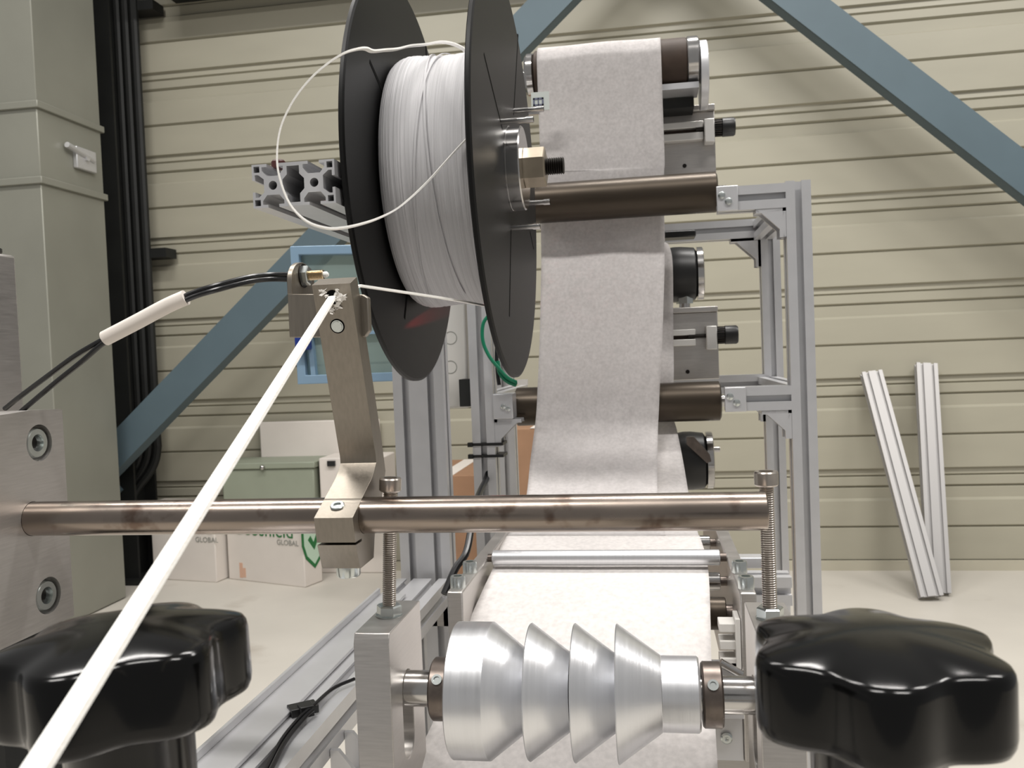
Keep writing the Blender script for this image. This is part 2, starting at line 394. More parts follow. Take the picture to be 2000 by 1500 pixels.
def on_plane(px, py, P, n):
    w_ = ray(px, py); o = V((0, 0, H)); k = (P-o).dot(n)/w_.dot(n); return o+w_*k
nF = ur.cross(Z_)
tl = on_plane(456, 1042, C0, nF); tr = on_plane(572, 1048, C0, nF)
vs_, fs_ = text_mesh('Geoshield', 1); wd_ = max(p.x for p in vs_)
lettering(t, 'Geoshield', (tr-tl).length/wd_, tl+nF*.001, ur, Z_, 'green')
gl = on_plane(541, 1063, C0, nF); lettering(t, 'GLOBAL', .034, gl+nF*.001, ur, Z_, 'greyprint')
ic = on_plane(472, 1126, C0, nF)
part(MB().obox(ic+Z_*.03, ur*.010, nF*.0012, Z_*.035).obox(ic+ur*.02+Z_*.02, ur*.008, nF*.0012, Z_*.022), 'care_symbol', 'orangeprint', t)
# shield marks on the short face
def shield(parent, P, a, b, n, s):
    o = [(-.5, .55), (0, .7), (.5, .55), (.5, -.05), (.36, -.42), (0, -.75), (-.36, -.42), (-.5, -.05)]
    i_ = [(x*.82, y*.84) for x, y in o]
    part(MB().prism([(x*s, y*s) for x, y in o], P, a, b, n, .0012, [[(x*s, y*s) for x, y in i_]]), 'shield_outline', 'green', parent)
    part(MB().prism([(x*s, y*s) for x, y in i_], P, a, b, n, .0008), 'shield_fill', 'greenlight', parent)
    ck = [(-.25, .08), (-.14, .18), (-.02, -.02), (.24, .42), (.34, .34), (0, -.24)]
    part(MB().prism([(x*s, y*s) for x, y in ck], P, a, b, n, .0016), 'check_mark', 'green', parent)
nS = ur.copy()
sp = on_plane(613, 1057, C0+nS*.001, nS)
shield(t, sp, w, Z_, nS, .165)
D0 = AZ(424, 1138, 0); D1 = AZ(300, 1131, 0)
t, u, w2, L = carton(D0, D1, .10, hB-.002, 'white printed carton on the floor nearest the dark column', 'white printed cartons')
nF = (-u).cross(Z_)
tl = on_plane(300, 1039, D0, nF); tr = on_plane(414, 1043, D0, nF)
lettering(t, 'Geoshield', (tr-tl).length/wd_, tl+nF*.001, -u, Z_, 'green')
gl = on_plane(382, 1058, D0, nF); lettering(t, 'GLOBAL', .034, gl+nF*.001, -u, Z_, 'greyprint')
# two cartons stand under: third one further back carrying the rest
# stack on top
yb = C0.y+.06
q0 = A(432, 905, yb); q1 = A(612, 905, yb)
t = thing('tote', 'grey green storage tote with a small bright knob, stacked on the cartons', 'tote', ((q0.x+q1.x)/2, yb+.1, hB))
part(MB().box(q0.x, q1.x, yb, yb+.22, hB, q0.z-.03), 'tote_body', 'tote', t, bevel=.006)
part(MB().box(q0.x-.008, q1.x+.008, yb-.008, yb+.228, q0.z-.03, q0.z), 'tote_lid', 'tote', t, bevel=.005)
k = A(513, 913, yb-.01)
part(MB().ball((k.x, yb-.014, k.z), .012, 8), 'knob', 'steel', t)
yb2 = yb+.02
r0 = A(622, 895, yb2); r1 = A(700, 895, yb2)
t = thing('storage_case', 'small white case with dark latch standing right of the grey green tote', 'case', (r0.x+.1, yb2+.1, hB))
part(MB().box(max(r0.x, q1.x+.012), r0.x+.30, yb2, yb2+.2, hB, r0.z), 'case_body', 'whitebox', t, bevel=.006)
k = A(648, 905, yb2)
part(MB().box(k.x-.018, k.x+.018, yb2-.012, yb2+.002, k.z-.012, k.z+.012), 'latch', 'black', t)
yb3 = yb+.25
s0 = A(510, 824, yb3); s1 = A(690, 824, yb3)
t = thing('storage_case', 'large white case with dark latch standing behind the grey green tote', 'case', (s0.x+.2, yb3+.06, hB))
part(MB().box(s0.x, s0.x+.60, yb3, min(yb3+.16, 3.96), hB, s0.z), 'case_body', 'whitebox', t, bevel=.006)
k = A(593, 836, yb3)
part(MB().box(k.x-.016, k.x+.014, yb3-.012, yb3+.002, k.z-.018, k.z+.014), 'latch', 'black', t)
# plain carton behind, which carries the case
single(MB().box(s0.x-.02, s0.x+.62, yb+.20, 3.965, 0, hB-.002), 'carton', 'whitebox', 'plain white carton on the floor under the large white case', 'box', (s0.x+.3, 3.8, 0), bevel=.005)
def cardboard(px0, px1, py, Y, dep, label):
    a = A(px0, py, Y); b = A(px1, py, Y)
    t = thing('cardboard_box', label, 'box', ((a.x+b.x)/2, Y+dep/2, 0), 'brown cardboard boxes')
    part(MB().box(a.x, b.x, Y, Y+dep, 0, a.z), 'box_body', 'card', t, bevel=.004)
    part(MB().box((a.x+b.x)/2-.03, (a.x+b.x)/2+.03, Y-.001, Y+dep, a.z, a.z+.001), 'tape', 'whitebox', t)
cardboard(800, 940, 930, 3.3, .5, 'wide brown cardboard box on the floor seen between the two frame posts')
cardboard(985, 1120, 838, 3.0, .28, 'tall brown cardboard box partly behind the hanging white web')

# ================================================================== web stand (posts, bars, brackets)
Yf = 1.12; xL = A(942, 800, Yf+.0).x; xR = A(1571, 800, Yf).x
WS = thing('web_stand', 'aluminium extrusion stand that carries the dark web rollers', 'stand', (0, 1.3, 0))
S11 = tslot(1, 1)
ztop = A(1560, 352, Yf).z
for x, y, zt in ((xR, Yf+.015, ztop), (A(1514, 800, 1.45).x, 1.465, A(1514, 418, 1.45).z+.015), (xL, Yf+.015, ztop), (A(990, 900, 1.45).x, 1.465, ztop-.02)):
    part(MB().prism(S11, (x, y, 0), X_, Y_, Z_, zt), 'post', 'alu', WS, smooth=20)
z1 = A(1470, 385, Yf).z; z2 = A(1470, 779, Yf).z
def arm(z, xa, xb, y):
    part(MB().prism(S11, (xa, y, z), Y_, Z_, X_, xb-xa), 'arm', 'alu', WS, smooth=20)
for z, pxa in ((z1, 1406), (z2, 1410)):
    xa = A(pxa, 500, Yf).x
    arm(z, xa, xR-.015, Yf+.015)
    zz = z+H*0
    # end plate with screws
    ep = part(MB().box(xa-.002, xa+.024, Yf-.004, Yf-.0005, z-.0155, z+.0155), 'bracket_plate', 'alu', WS, bevel=.001)
    for dx, dz in ((.004, .004), (.012, -.004)):
        part(MB().lathe((xa+dx, Yf-.004, z+dz), -Y_, [(0, .0045), (.002, .0045), (.003, .002), (.003, 0)], 14), 'screw', 'zinc', ep)
    xb2 = A(1514, 800, 1.45).x
    arm(z+.004, -.02, xb2-.015, 1.465)
    # left side bracket
    xa2 = xL+.015
    lp = part(MB().box(xa2, xa2+.026, Yf-.004, Yf+.03, z-.0165, z+.0165), 'bracket_plate', 'alu', WS, bevel=.001)
    for dx, dz in ((.014, .0), (.020, -.003)):
        part(MB().lathe((xa2+dx, Yf-.004, z+dz), -Y_, [(0, .0035), (.002, .0035), (.003, .0015), (.003, 0)], 14), 'screw', 'zinc', lp)
    # gussets below the arms
    def gusset(x, y, z, s, flip):
        f = -1 if flip else 1; m = MB()
        for yy in (y-.014, y+.010):
            m.prism([(0, 0), (f*s, 0), (f*s, -.005), (f*s*.82, -.005), (f*.008, -s*.72), (f*.008, -s), (0, -s)], (x, yy, z), X_, Z_, Y_, .004)
        m.box(min(x, x+f*s), max(x, x+f*s), y-.014, y+.014, z-.004, z).box(min(x, x+f*.004), max(x, x+f*.004), y-.014, y+.014, z-s, z)
        g = part(m, 'gusset', 'alu', WS)
        part(MB().lathe((x+f*s*.5, y, z-.004), -Z_, [(0, .005), (.004, .005), (.004, 0)], 12), 'screw', 'zinc', g)
    gusset(xR-.0151, Yf+.015, z-.0151, .036, True)
    gusset(xb2-.0151, 1.465, z-.0115, .046, True)
    gusset(xL+.0151, Yf+.015, z-.017, .036, False)
# cross profiles of the stand, front to back
for z in (z1, z2):
    part(MB().prism(S11, (xR, Yf+.031, z+.0), X_, Z_, Y_, 1.45-Yf-.03), 'depth_bar', 'alu', WS, smooth=20)
    part(MB().prism(S11, (xL, Yf+.031, z), X_, Z_, Y_, 1.45-Yf-.03), 'depth_bar', 'alu', WS, smooth=20)
# spine behind the web which carries the unwinders
part(MB().prism(S11, (-.045, 1.405, H-.45), X_, Y_, Z_, .45+.42), 'post', 'alu', WS, smooth=20)
part(MB().prism(S11, (xL-.015, 1.465, H-.43), Y_, Z_, X_, .42), 'arm', 'alu', WS, smooth=20)
for z in (.40, .155, -.08, -.115, .0):
    part(MB().box(-.055, -.035, 1.30, 1.39, H+z-.012, H+z+.012), 'mount', 'darksteel', WS)
# cable ties on the left post
for py in (868, 891):
    c = A(942, py, Yf)
    part(MB().box(xL-.0165, xL+.026, Yf-.0015, Yf+.0315, c.z-.0018, c.z+.0018).box(xL-.021, xL-.0145, Yf-.004, Yf+.004, c.z-.0028, c.z+.0028), 'cable_tie', 'black', WS, 'black cable tie')

# guide rollers (rotate: things of their own)
def roller(name, label, y, z, xa, xb, r, mat, endr, group=None):
    t = thing(name, label, 'roller', ((xa+xb)/2, y, z), group)
    part(MB().lathe((xa, y, z), X_, [(0, r*.86), (.002, r), (xb-xa-.002, r), (xb-xa, r*.86)], 40), 'roller_tube', mat, t)
    part(MB().cyl((xa-.012, y, z), (xa, y, z), endr, 16), 'axle_end', 'steel', t)
    part(MB().cyl((xb, y, z), (xb+.012, y, z), endr, 16), 'axle_end', 'steel', t)
    return t
yR1 = 1.165
zc1 = A(1230, 386, yR1).z
roller('guide_roller', 'upper dark bronze roller in front of the white web, below the reel hub', yR1, zc1, xL+.0415, A(1403, 380, yR1-.02).x, .0262, 'bronze', .008, 'dark bronze guide rollers')
yR2 = 1.178
zc2 = A(1230, 788, yR2).z
roller('guide_roller', 'lower dark bronze roller behind the white web', yR2, zc2, A(1004, 788, yR2-.02).x, A(1410, 788, yR2-.02).x, .0262, 'bronze', .008, 'dark bronze guide rollers')

# top unwinding roller and friction disc
yT = 1.235; c = A(1320, 122, yT); rT = .0315
t = thing('web_roller', 'brown rubber roller with steel end ring at the top of the web', 'roller', (c.x, yT, c.z))
xa, xb = A(1052, 140, yT).x, A(1340, 120, yT).x
part(MB().cyl((xa-.004, yT, c.z), (xb, yT, c.z), rT, 40, .001), 'rubber_cover', 'rubber', t)
part(MB().cyl((xb, yT, c.z), (xb+.017, yT, c.z), rT*1.02, 40, .002), 'steel_ring', 'steel', t)
part(MB().cyl((xa-.018, yT, c.z), (xa-.004, yT, c.z), rT*.92, 40, .003), 'end_ring', 'steel', t)
part(MB().cyl((xa-.030, yT, c.z), (xb+.03, yT, c.z), .009, 16), 'axle', 'steel', t)
part(MB().lathe((xb+.018, yT+.01, c.z-.018), X_, [(0, .046), (.009, .046), (.010, .045), (.010, 0)], 48), 'end_plate', 'alu', t)
part(MB().box(.0, xb+.015, yT-.02, yT+.03, c.z-.036-.006, c.z-.036+.002), 'guard_bar', 'alu', t)
part(MB().box(-.055, xb+.010, yT+.02, yT+.12, A(1320, 211, yT+.02).z, c.z-.043), 'housing', 'darksteel', t)

def disc(label, px0, px1, pyc, rad, Y, grp):
    a = A(px0, pyc, Y); b = A(px1, pyc, Y)
    t = thing('friction_disc', label, 'disc', (a.x, Y, a.z), grp)
    part(MB().lathe((a.x-.02, Y, a.z), X_, [(0, rad*.92), (.02, rad), (.03, rad), (b.x-a.x+.02, rad*.95), (b.x-a.x+.024, rad*.8), (b.x-a.x+.024, 0)], 44), 'disc_body', 'black', t)
    part(MB().lathe((b.x+.004, Y+.004, a.z), X_, [(0, rad*.97), (.008, rad*.97), (.009, rad*.93), (.009, 0)], 44), 'rim_plate', 'steel', t)
    part(MB().cyl((-.04, Y, a.z), (a.x-.02, Y, a.z), .012, 16), 'axle', 'steel', t)
    return t, a, b
t, a, b = disc('black friction disc at the web edge between the two slide adjusters', 1316, 1356, 537, .041, 1.33, 'black friction discs')
f = A(1337, 588, 1.32)
part(MB().cyl(f-Z_*.022, f+Z_*.014, .008, 16), 'spring_post', 'steel', t)
part(MB().lathe(f-Z_*.004, Z_, [(0, .0125), (.011, .0125)], 6), 'hex_nut', 'zinc', t)
t, a, b = disc('black friction disc lowest at the web edge, with a thin shaft', 1336, 1374, 900, .041, 1.24, 'black friction discs')
sa = A(1372, 878, 1.24); sb = A(1406, 877, 1.24)
part(MB().cyl(sa, (sb.x, sa.y, sa.z), .004, 12), 'shaft', 'steel', t)
pv = A(1345, 850, 1.22)
part(MB().prism([(0, 0), (.010, 0), (.030, -.024), (.032, -.034), (.026, -.036), (0, -.010)], (pv.x-.004, 1.196, pv.z), X_, Z_, Y_, .005), 'lever', 'oxide', t)
single(MB().box(A(1296, 455, 1.35).x-.06, A(1360, 455, 1.35).x, 1.36, 1.40, A(1330, 463, 1.36).z, A(1330, 450, 1.36).z), 'stop_bar', 'black', 'short black bar sticking out beside the web under the upper roller', 'bar', (A(1330, 460, 1.36).x, 1.38, A(1330, 463, 1.36).z), bevel=.002)

def adjuster(label, px1, pyt, pyb, rail0, rail1, railx, blk, kn, Y, single_rail=False):
    x1 = A(px1, pyt, Y).x; zt = A(px1, pyt, Y).z; zbm = A(px1, pyb, Y).z
    t = thing('slide_adjuster', label, 'adjuster', (x1-.08, Y+.01, zbm), 'aluminium slide adjusters')
    part(MB().box(-.036, x1, Y, Y+.012, zbm, zt-.002), 'back_plate', 'alu_mill', t, bevel=.001)
    part(MB().box(-.036, x1, Y-.010, Y+.014, zt-.002, zt+.006), 'top_plate', 'alu_mill', t, bevel=.001)
    ra, rb = A(px1, rail0, Y).z, A(px1, rail1, Y).z; xr = A(railx, rail0, Y).x; h = ra-rb
    part(MB().box(-.036, xr, Y-.014, Y, ra-h*.36, ra), 'rail', 'alu_bright', t, bevel=.0008)
    part(MB().box(-.036, xr, Y-.014, Y, rb, rb+h*.40), 'rail', 'alu_bright', t, bevel=.0008)
    part(MB().box(-.036, xr-.001, Y-.004, Y, rb+h*.38, ra-h*.34), 'rail_web', 'rubber', t)
    b0, b1 = A(blk[0], blk[2], Y-.02), A(blk[1], blk[3], Y-.02)
    part(MB().box(b0.x, b1.x, Y-.024, Y-.0005, b1.z, b0.z), 'end_block', 'alu_bright', t, bevel=.0012)
    zk = (A(kn[0], kn[2], Y).z+A(kn[0], kn[3], Y).z)/2; rk = (A(kn[0], kn[2], Y).z-A(kn[0], kn[3], Y).z)/2
    ka, kb = A(kn[0], 500, Y-.012).x, A(kn[1], 500, Y-.012).x
    part(MB().cyl((xr-.01, Y-.012, zk), (b1.x, Y-.012, zk), .003, 12), 'lead_screw', 'blackoxide', t)
    m = MB(); n = 20; L = kb-ka
    kn_ = part(MB().lathe((b1.x, Y-.012, zk), X_, [(0, rk*.80), (L*.35, rk*.84), (L*.40, rk), (L*.92, rk), (L, rk*.88), (L, 0)], 32), 'knob', 'black', t)
    for i in range(n):
        an = 2*math.pi*i/n
        m.obox((b1.x+L*.20, Y-.012+math.cos(an)*rk*.84, zk+math.sin(an)*rk*.84), (L*.17, 0, 0), V((0, -math.sin(an), math.cos(an)))*rk*.06, V((0, math.cos(an), math.sin(an)))*rk*.10)
    part(m, 'knurl', 'blackoxide', kn_, stuff=True)
    sc_ = A(px1-58, pyb-14, Y)
    part(MB().lathe((sc_.x, Y, sc_.z), -Y_, [(0, .003), (.001, .003), (.001, 0)], 12), 'screw', 'blackoxide', t)
adjuster('upper slide adjuster with black knob beside the web, above the dark roller', 1395, 214, 338, 238, 274, 1372, (1375, 1396, 233, 277), (1397, 1438, 236, 272), 1.30)
adjuster('lower slide adjuster with black knob beside the web, between the dark rollers', 1401, 606, 740, 641, 673, 1357, (1379, 1401, 637, 682), (1401, 1443, 637, 673), 1.30)

# white web hanging down
def cloth(rows, name, mat, label, loc, nx=28, sub=6, curl=0.0, wob=.0012):
    L = smooth_path([A(*r[0:2], r[2]) if len(r) == 4 else r[0] for r in rows], sub); Rr = smooth_path([r[1] for r in rows], sub)
    vs = []; fs = []
    for i, (a, b) in enumerate(zip(L, Rr)):
        for j in range(nx+1):
            u = j/nx; p = a.lerp(b, u)
            p = p+V((0, -1, .35))*wob*(math.sin(u*7+i*.05)*math.sin(i*.10+u*2))
            vs.append(p)
    for i in range(len(L)-1):
        for j in range(nx):
            k = i*(nx+1)+j; fs.append((k, k+1, k+nx+2, k+nx+1))
    o = single(MB().add(vs, fs), name, mat, label, 'fabric', loc, 'white webs', smooth=80)
    s = o.modifiers.new('thickness', 'SOLIDIFY'); s.thickness = .0005
    return o
def row(pl, pr, y, Y, yr=None, Yr=None):
    return (A(pl, y, Y), A(pr, yr if yr is not None else y, Yr or Y))
zT = c.z
xl, xr_ = A(1053, 250, 1.2).x, A(1296, 250, 1.2).x
def xrow(Y, z): return (V((xl, Y, z)), V((xr_, Y, z)))
cT = A(1320, 122, yT).z
rows = [xrow(yT+.115, cT-.30), xrow(yT+.075, cT-.12), xrow(yT+.0325, cT+.012), xrow(yT+.017, cT+.030), xrow(yT, cT+rT+.003), xrow(yT-.018, cT+.0300), xrow(yT-.0308, cT+.0155), xrow(yT-rT-.0035, cT-.004), xrow(1.2, cT-.07),
        xrow(1.197, cT-.14), row(1055, 1297, 340, 1.196), row(1056, 1297, 430, 1.196), row(1057, 1298, 500, 1.180), row(1056, 1297, 560, 1.165), row(1053, 1293, 680, 1.152), row(1050, 1289, 750, 1.1495),
        row(1048, 1287, 800, 1.1492), row(1044, 1285, 840, 1.142), row(1036, 1284, 900, 1.10), row(1029, 1284, 965, 1.03), row(1018, 1288, 1005, .94), row(990, 1300, 1045, .80)]
cloth(rows, 'web', 'web', 'white web hanging from the top roller down past the dark rollers', (0, 1.2, H-.2), wob=.0016)
rows = [row(1062, 1300, 474, 1.27), row(1066, 1308, 483, 1.262), row(1068, 1314, 520, 1.255), row(1068, 1315, 640, 1.24), row(1068, 1316, 735, 1.212), row(1062, 1312, 800, 1.2085), row(1056, 1322, 840, 1.18), row(1046, 1334, 900, 1.125), row(1036, 1345, 965, 1.05), row(1018, 1352, 1005, .955), row(985, 1365, 1047, .80)]
cloth(rows, 'web', 'web', 'second white web half hidden behind the first, edge showing on the right', (0, 1.25, H-.2), wob=.0010)

# ================================================================== reel stand
RS = thing('reel_stand', 'aluminium double extrusion post with a forward rail that carries the cord reel', 'stand', (A(818, 800, .98).x, .98, 0))
S21 = tslot(2, 1)
xm = A(818, 800, .98).x; yra = .575; xr_l = A(573, 358, yra).x; zr = A(573, 359, yra).z
zbeam = A(800, 1120, .98).z
holes = []
for cxx in (-.015, .015):
    holes.append(circle(cxx, 0, .0031, 20))
    for sy in (-1, 1):
        cx2 = cxx*1+(-.0115 if cxx < 0 else .0115)
        holes.append([(cx2-.0021, sy*.0115-.0021), (cx2+.0021, sy*.0115-.0021), (cx2+.0021, sy*.0115+.0021), (cx2-.0021, sy*.0115+.0021)])
holes.append([(-.0045, -.0125), (.0045, -.0125), (.0045, -.0068), (.0078, -.0035), (.0078, .0035), (.0045, .0068), (.0045, .0125), (-.0045, .0125), (-.0045, .0068), (-.0078, .0035), (-.0078, -.0035), (-.0045, -.0068)])
part(MB().prism(S21, (xr_l, yra, zr), X_, Z_, Y_, 1.01-yra, holes), 'rail', 'alu', RS, smooth=20)
part(MB().prism(S21, (xm, .995, 0), X_, Y_, Z_, zr-.0152), 'post', 'alu', RS, smooth=20)
k = A(537, 316, yra+.01)
part(MB().lathe((k.x, yra+.016, zr+.0145), Z_, [(0, .0050), (.005, .0050), (.0062, .004), (.0062, 0)], 16), 'cap', 'redcap', RS, 'dark red plastic cap')
# reel shaft carrier on the rail
zc = A(1005, 330, .75).z; yc = .75
part(MB().box(xr_l-.015, xr_l+.020, yc-.03, yc+.03, zr+.0152, zc+.018), 'shaft_block', 'darksteel', RS)

BM = thing('base_beam', 'long aluminium base beam with open slots along the left of the machine', 'beam', (xm, .9, zbeam-.03))
part(MB().prism(S21, (xm, .30, zbeam-.015-.002), X_, Z_, Y_, .665), 'beam', 'alu', BM, smooth=20)
part(MB().box(xm-.029, xm+.002, .26, A(716, 1176, .888).y, zbeam-.001, zbeam+.002).box(xm-.029, xm-.026, .26, A(716, 1176, .888).y, zbeam+.002, zbeam+.008), 'edge_strip', 'alu', BM, bevel=.0006)
for y in (.36, .90):
    part(MB().prism(S11, (xm, y, 0), X_, Y_, Z_, zbeam-.0335), 'leg', 'alu', BM, smooth=20)
gb = AX(655, 1470, xm+.0305)
part(MB().prism([(0, 0), (.030, 0), (.030, .004), (.006, .034), (0, .034)], (xm+.0305, gb.y-.01, zbeam-.060), X_, Z_, Y_, .004).prism([(0, 0), (.030, 0), (.030, .004), (.006, .034), (0, .034)], (xm+.0305, gb.y+.02, zbeam-.060), X_, Z_, Y_, .004).box(xm+.0305, xm+.0605, gb.y-.01, gb.y+.024, zbeam-.064, zbeam-.060), 'corner_bracket', 'alu', BM)

# reel: two flanges, wound cord, hub
Rf = .171; zsp = zc-.009
RL = thing('cord_reel', 'big black flanged reel wound with white elastic cord', 'reel', (-.16, yc, zc-Rf))
xf1, xf2 = -.2055, -.1165; tf = .0045
def flange(x, label=None):
    prf = [(0, .012), (0, Rf-.002), (.001, Rf), (tf-.001, Rf), (tf, Rf-.002), (tf, .012), (0, .012)]
    return part(MB().lathe((x, yc, zsp), X_, prf, 128), 'flange', 'flange', RL, smooth=25)
f1 = flange(xf1); f2 = flange(xf2)
def slits(fl, x, segs, w=.0016):
    for (a, b) in segs:
        p, q = AX(*a, x), AX(*b, x); p.x = q.x = x-.0014; d = (q-p); L = d.length/2; d.normalize()
        part(MB().obox((p+q)/2, d*L, d.cross(X_)*w, X_*.0016), 'slot', 'slit', fl)
slits(f2, xf2+tf, [((945, 105), (981, 252)), ((1012, 68), (1003, 224)), ((998, 448), (995, 618)), ((1035, 452), (1042, 486))], .0011)
slits(f1, xf1+tf, [((722, 120), (762, 212)), ((832, 90), (833, 118)), ((797, 555), (790, 622))], .0018)
x0, x1 = xf1+tf+.0012, xf2-.0008
pr = [(0, .06)]; N = 90
for i in range(N+1):
    s = i/N; e = min(1, s/.14); r = .0975+.0082*math.sqrt(max(0, 1-(1-e)**2))
    r += random.uniform(-.00035, .00035)+.0008*math.sin(s*9)*min(1, e)
    pr.append((s*(x1-x0), r))
pr.append((x1-x0, .06))
part(MB().lathe((x0, yc, zsp), X_, pr, 96), 'wound_cord', 'wound', RL, 'white cord wound in many close turns', smooth=60)
for st, sl, tn, rr in ((.25, .30, .9, .1066), (.62, -.25, .8, .1066), (.80, .12, 1.1, .1062)):
    pts = []
    for i in range(60):
        u = i/59; an = -1.2+u*tn*3.2; x = x0+(x1-x0)*max(.16, min(.97, st+sl*u))
        pts.append((x, yc-math.cos(an)*rr, zsp+math.sin(an)*rr))
    part(MB().ribbon(pts, .0016, .0006, (0, -1, 0)), 'loose_turn', 'wound', RL)
xh = xf2+tf
part(MB().lathe((xh, yc, zc), X_, [(0, .0362), (.0012, .0362), (.0012, .0355), (.0115, .0355), (.0125, .0345), (.0125, .017), (.008, .016), (.008, .0)], 56), 'hub_washer', 'steel', RL, 'polished steel hub disc')
part(MB().lathe((xh+.009, yc, zc), X_, [(0, .013), (.003, .0168), (.021, .0168), (.022, .0155), (.022, 0)], 6, .2), 'hub_nut', 'brass', RL, 'bronze hexagon nut', smooth=20)
def thread(p, d, r, L, pitch, n=20):
    m = MB(); pr = []; k = int(L/pitch)
    for i in range(k):
        pr += [(i*pitch, r*.86), (i*pitch+pitch*.4, r), (i*pitch+pitch*.6, r), (i*pitch+pitch*.999, r*.86)]
    pr.append((k*pitch, 0)); return m.lathe(p, d, pr, n)
part(thread((xh+.030, yc, zc), X_, .0073, .0185, .00185), 'hub_thread', 'blackoxide', RL, 'dark threaded shaft end', smooth=20)
part(MB().cyl((xr_l+.018, yc, zc), (xh+.012, yc, zc), .0085, 20), 'shaft', 'steel', RL)
for (a, b) in (((978, 238), (1042, 232)), ((1003, 217), (1062, 213)), ((1030, 397), (1074, 392)), ((998, 445), (1055, 440))):
    p = AX(*a, xh); w_ = ray(*b); q = A(b[0], b[1], p.y)
    part(MB().cyl(p-X_*.004, (q.x, p.y, p.z), .0024, 12).cyl((q.x-.006, p.y, p.z), (q.x, p.y, p.z), .0029, 12), 'drive_pin', 'steel', RL)

# free loop of cord at the reel
loop = [(932, 250, .641), (905, 278, .640), (890, 294, .637), (865, 322, .631), (835, 355, .625), (800, 388, .610), (770, 411, .598), (735, 428, .583), (700, 439, .569), (670, 445, .560), (640, 446, .556), (600, 433, .552), (567, 400, .550), (547, 350, .548), (541, 305, .547), (548, 250, .547), (572, 198, .548), (605, 155, .550), (640, 124, .553), (672, 104, .557), (698, 96, .565), (714, 95, .573), (728, 100, .58), (752, 98, .59), (775, 96, .60), (800, 90, .63), (830, 87, .67), (860, 82, .72), (885, 86, .765), (905, 96, .79), (911, 106, .80)]
pts = smooth_path([A(*p) for p in loop], 5)
single(MB().ribbon(pts, .0034, .0012, (0, -.3, 1)), 'cord_loop', 'cord', 'loose loop of white cord hanging out over the side of the reel', 'cord', A(640, 445, .556))

# ================================================================== folding station
YR = .466
Xp = A(65, 1013, YR).x
zrod = A(65, 1013, YR).z
# left mounting plate
MP = thing('mounting_plate', 'thick machined plate at far left with two recessed screws, holding the steel rod', 'plate', (Xp-.015, .465, A(30, 1251, .45).z))
zt, zbm = A(137, 798, .497).z, A(30, 1251, .45).z
bc = [AX(77, 865, Xp), AX(95, 1163, Xp)]
ol = [(.430, zbm), (.4975, zbm), (.4975, zt-.0005), (.495, zt), (.470, zt+.0010), (.430, zt-.0005)]
part(MB().prism(ol, (Xp, 0, 0), Y_, Z_, -X_, .026, [circle(b.y, b.z, .0112, 32) for b in bc]+[circle(YR, zrod, .0103, 32)]), 'plate_body', 'alu_mill', MP)
for b in bc:
    part(MB().lathe((Xp-.010, b.y, b.z), X_, [(0, .0110), (.002, .0110), (.002, .0095), (.0070, .0095), (.0090, .0084), (.0090, .0052), (.004, .0042), (.004, 0)], 36), 'recessed_screw', 'zinc', MP, smooth=25)
    part(MB().lathe((Xp-.0062, b.y, b.z), X_, [(0, .0052), (.0012, .0052), (.0012, 0)], 6), 'hex_socket', 'blackoxide', MP)
PC = A(25, 640, .455)
t = thing('upright_bar', 'pale upright bar with a black end cap standing behind the left plate', 'bar', (Xp-.012, .52, zt-.03))
xb_ = A(14, 640, .515).x; zt_ = A(10, 495, .515).z
part(MB().box(xb_-.05, xb_, .502, .527, zbm, zt_), 'bar_body', 'alu_mill', t, bevel=.002)
part(MB().lathe((xb_-.017, .5145, zt_), Z_, [(0, .012), (.002, .0135), (.004, .0135), (.0055, .011), (.006, 0)], 24), 'end_cap', 'black', t)
t = single(MB().box(Xp-.05, Xp-.002, .435, .488, 0, zbm-.0005), 'support_pillar', 'darksteel', 'dark pillar under the left machined plate', 'pillar', (Xp-.025, .475, 0))

# the rod
xe = A(1498, 1008, YR).x
single(MB().cyl((Xp-.024, YR, zrod), (xe, YR, zrod), .0101, 40, .0008), 'guide_rod', 'rod', 'long stained steel rod crossing the picture from the left plate', 'rod', (-.1, YR, zrod))

# guide arm
AXl, AXr = A(613, 1040, .446).x, A(689, 1040, .446).x
GA = thing('cord_guide', 'bent stainless arm clamped on the steel rod, with the cord passing its top', 'arm', ((AXl+AXr)/2, .47, H-.102))
def sil(px, py, x):
    p = AX(px, py, x); return (p.y, p.z)
tf_, kn1, kn2, kn3, cf = sil(609, 557, AXl), sil(661, 875, AXl), sil(665, 905, AXl), sil(655, 935, AXl), sil(613, 1012, AXl)
sp1, sp2, bf = sil(619, 1060, AXl), sil(619.5, 1065, AXl), sil(629, 1111, AXl)
tb_, b1, b2, b3 = sil(697, 541, AXr), sil(744, 850, AXr), sil(753, 920, AXr), sil(732, 1045, AXr)
bb = (bf[0]+.024, bf[1]+.0005)
sy = YR-.006
poly = [cf, sp1, (sy, sp1[1]), (sy, sp2[1]), sp2, (bf[0], bf[1]+.001), (bf[0]+.001, bf[1]), bb, b3, ((b3[0]+b2[0])/2+.002, (b3[1]+b2[1])/2), b2, b1, (tb_[0]+.0006, tb_[1]-.001), tb_, tf_, kn1, ((kn1[0]+kn2[0])/2+.0006, (kn1[1]+kn2[1])/2), kn2, ((kn2[0]+kn3[0])/2+.0006, (kn2[1]+kn3[1])/2), kn3]
part(MB().prism(poly, (AXl, 0, 0), Y_, Z_, X_, AXr-AXl, [circle(YR, zrod, .01025, 32)]), 'arm_body', 'stainless', GA, bevel=.0005)
part(MB().lathe(((AXl+AXr)/2, bf[0]+.0115, bf[1]), -Z_, [(0, .0068), (.0060, .0068), (.0070, .0061), (.0070, .0035), (.004, .0034), (.004, 0)], 28), 'clamp_screw', 'zinc', GA)
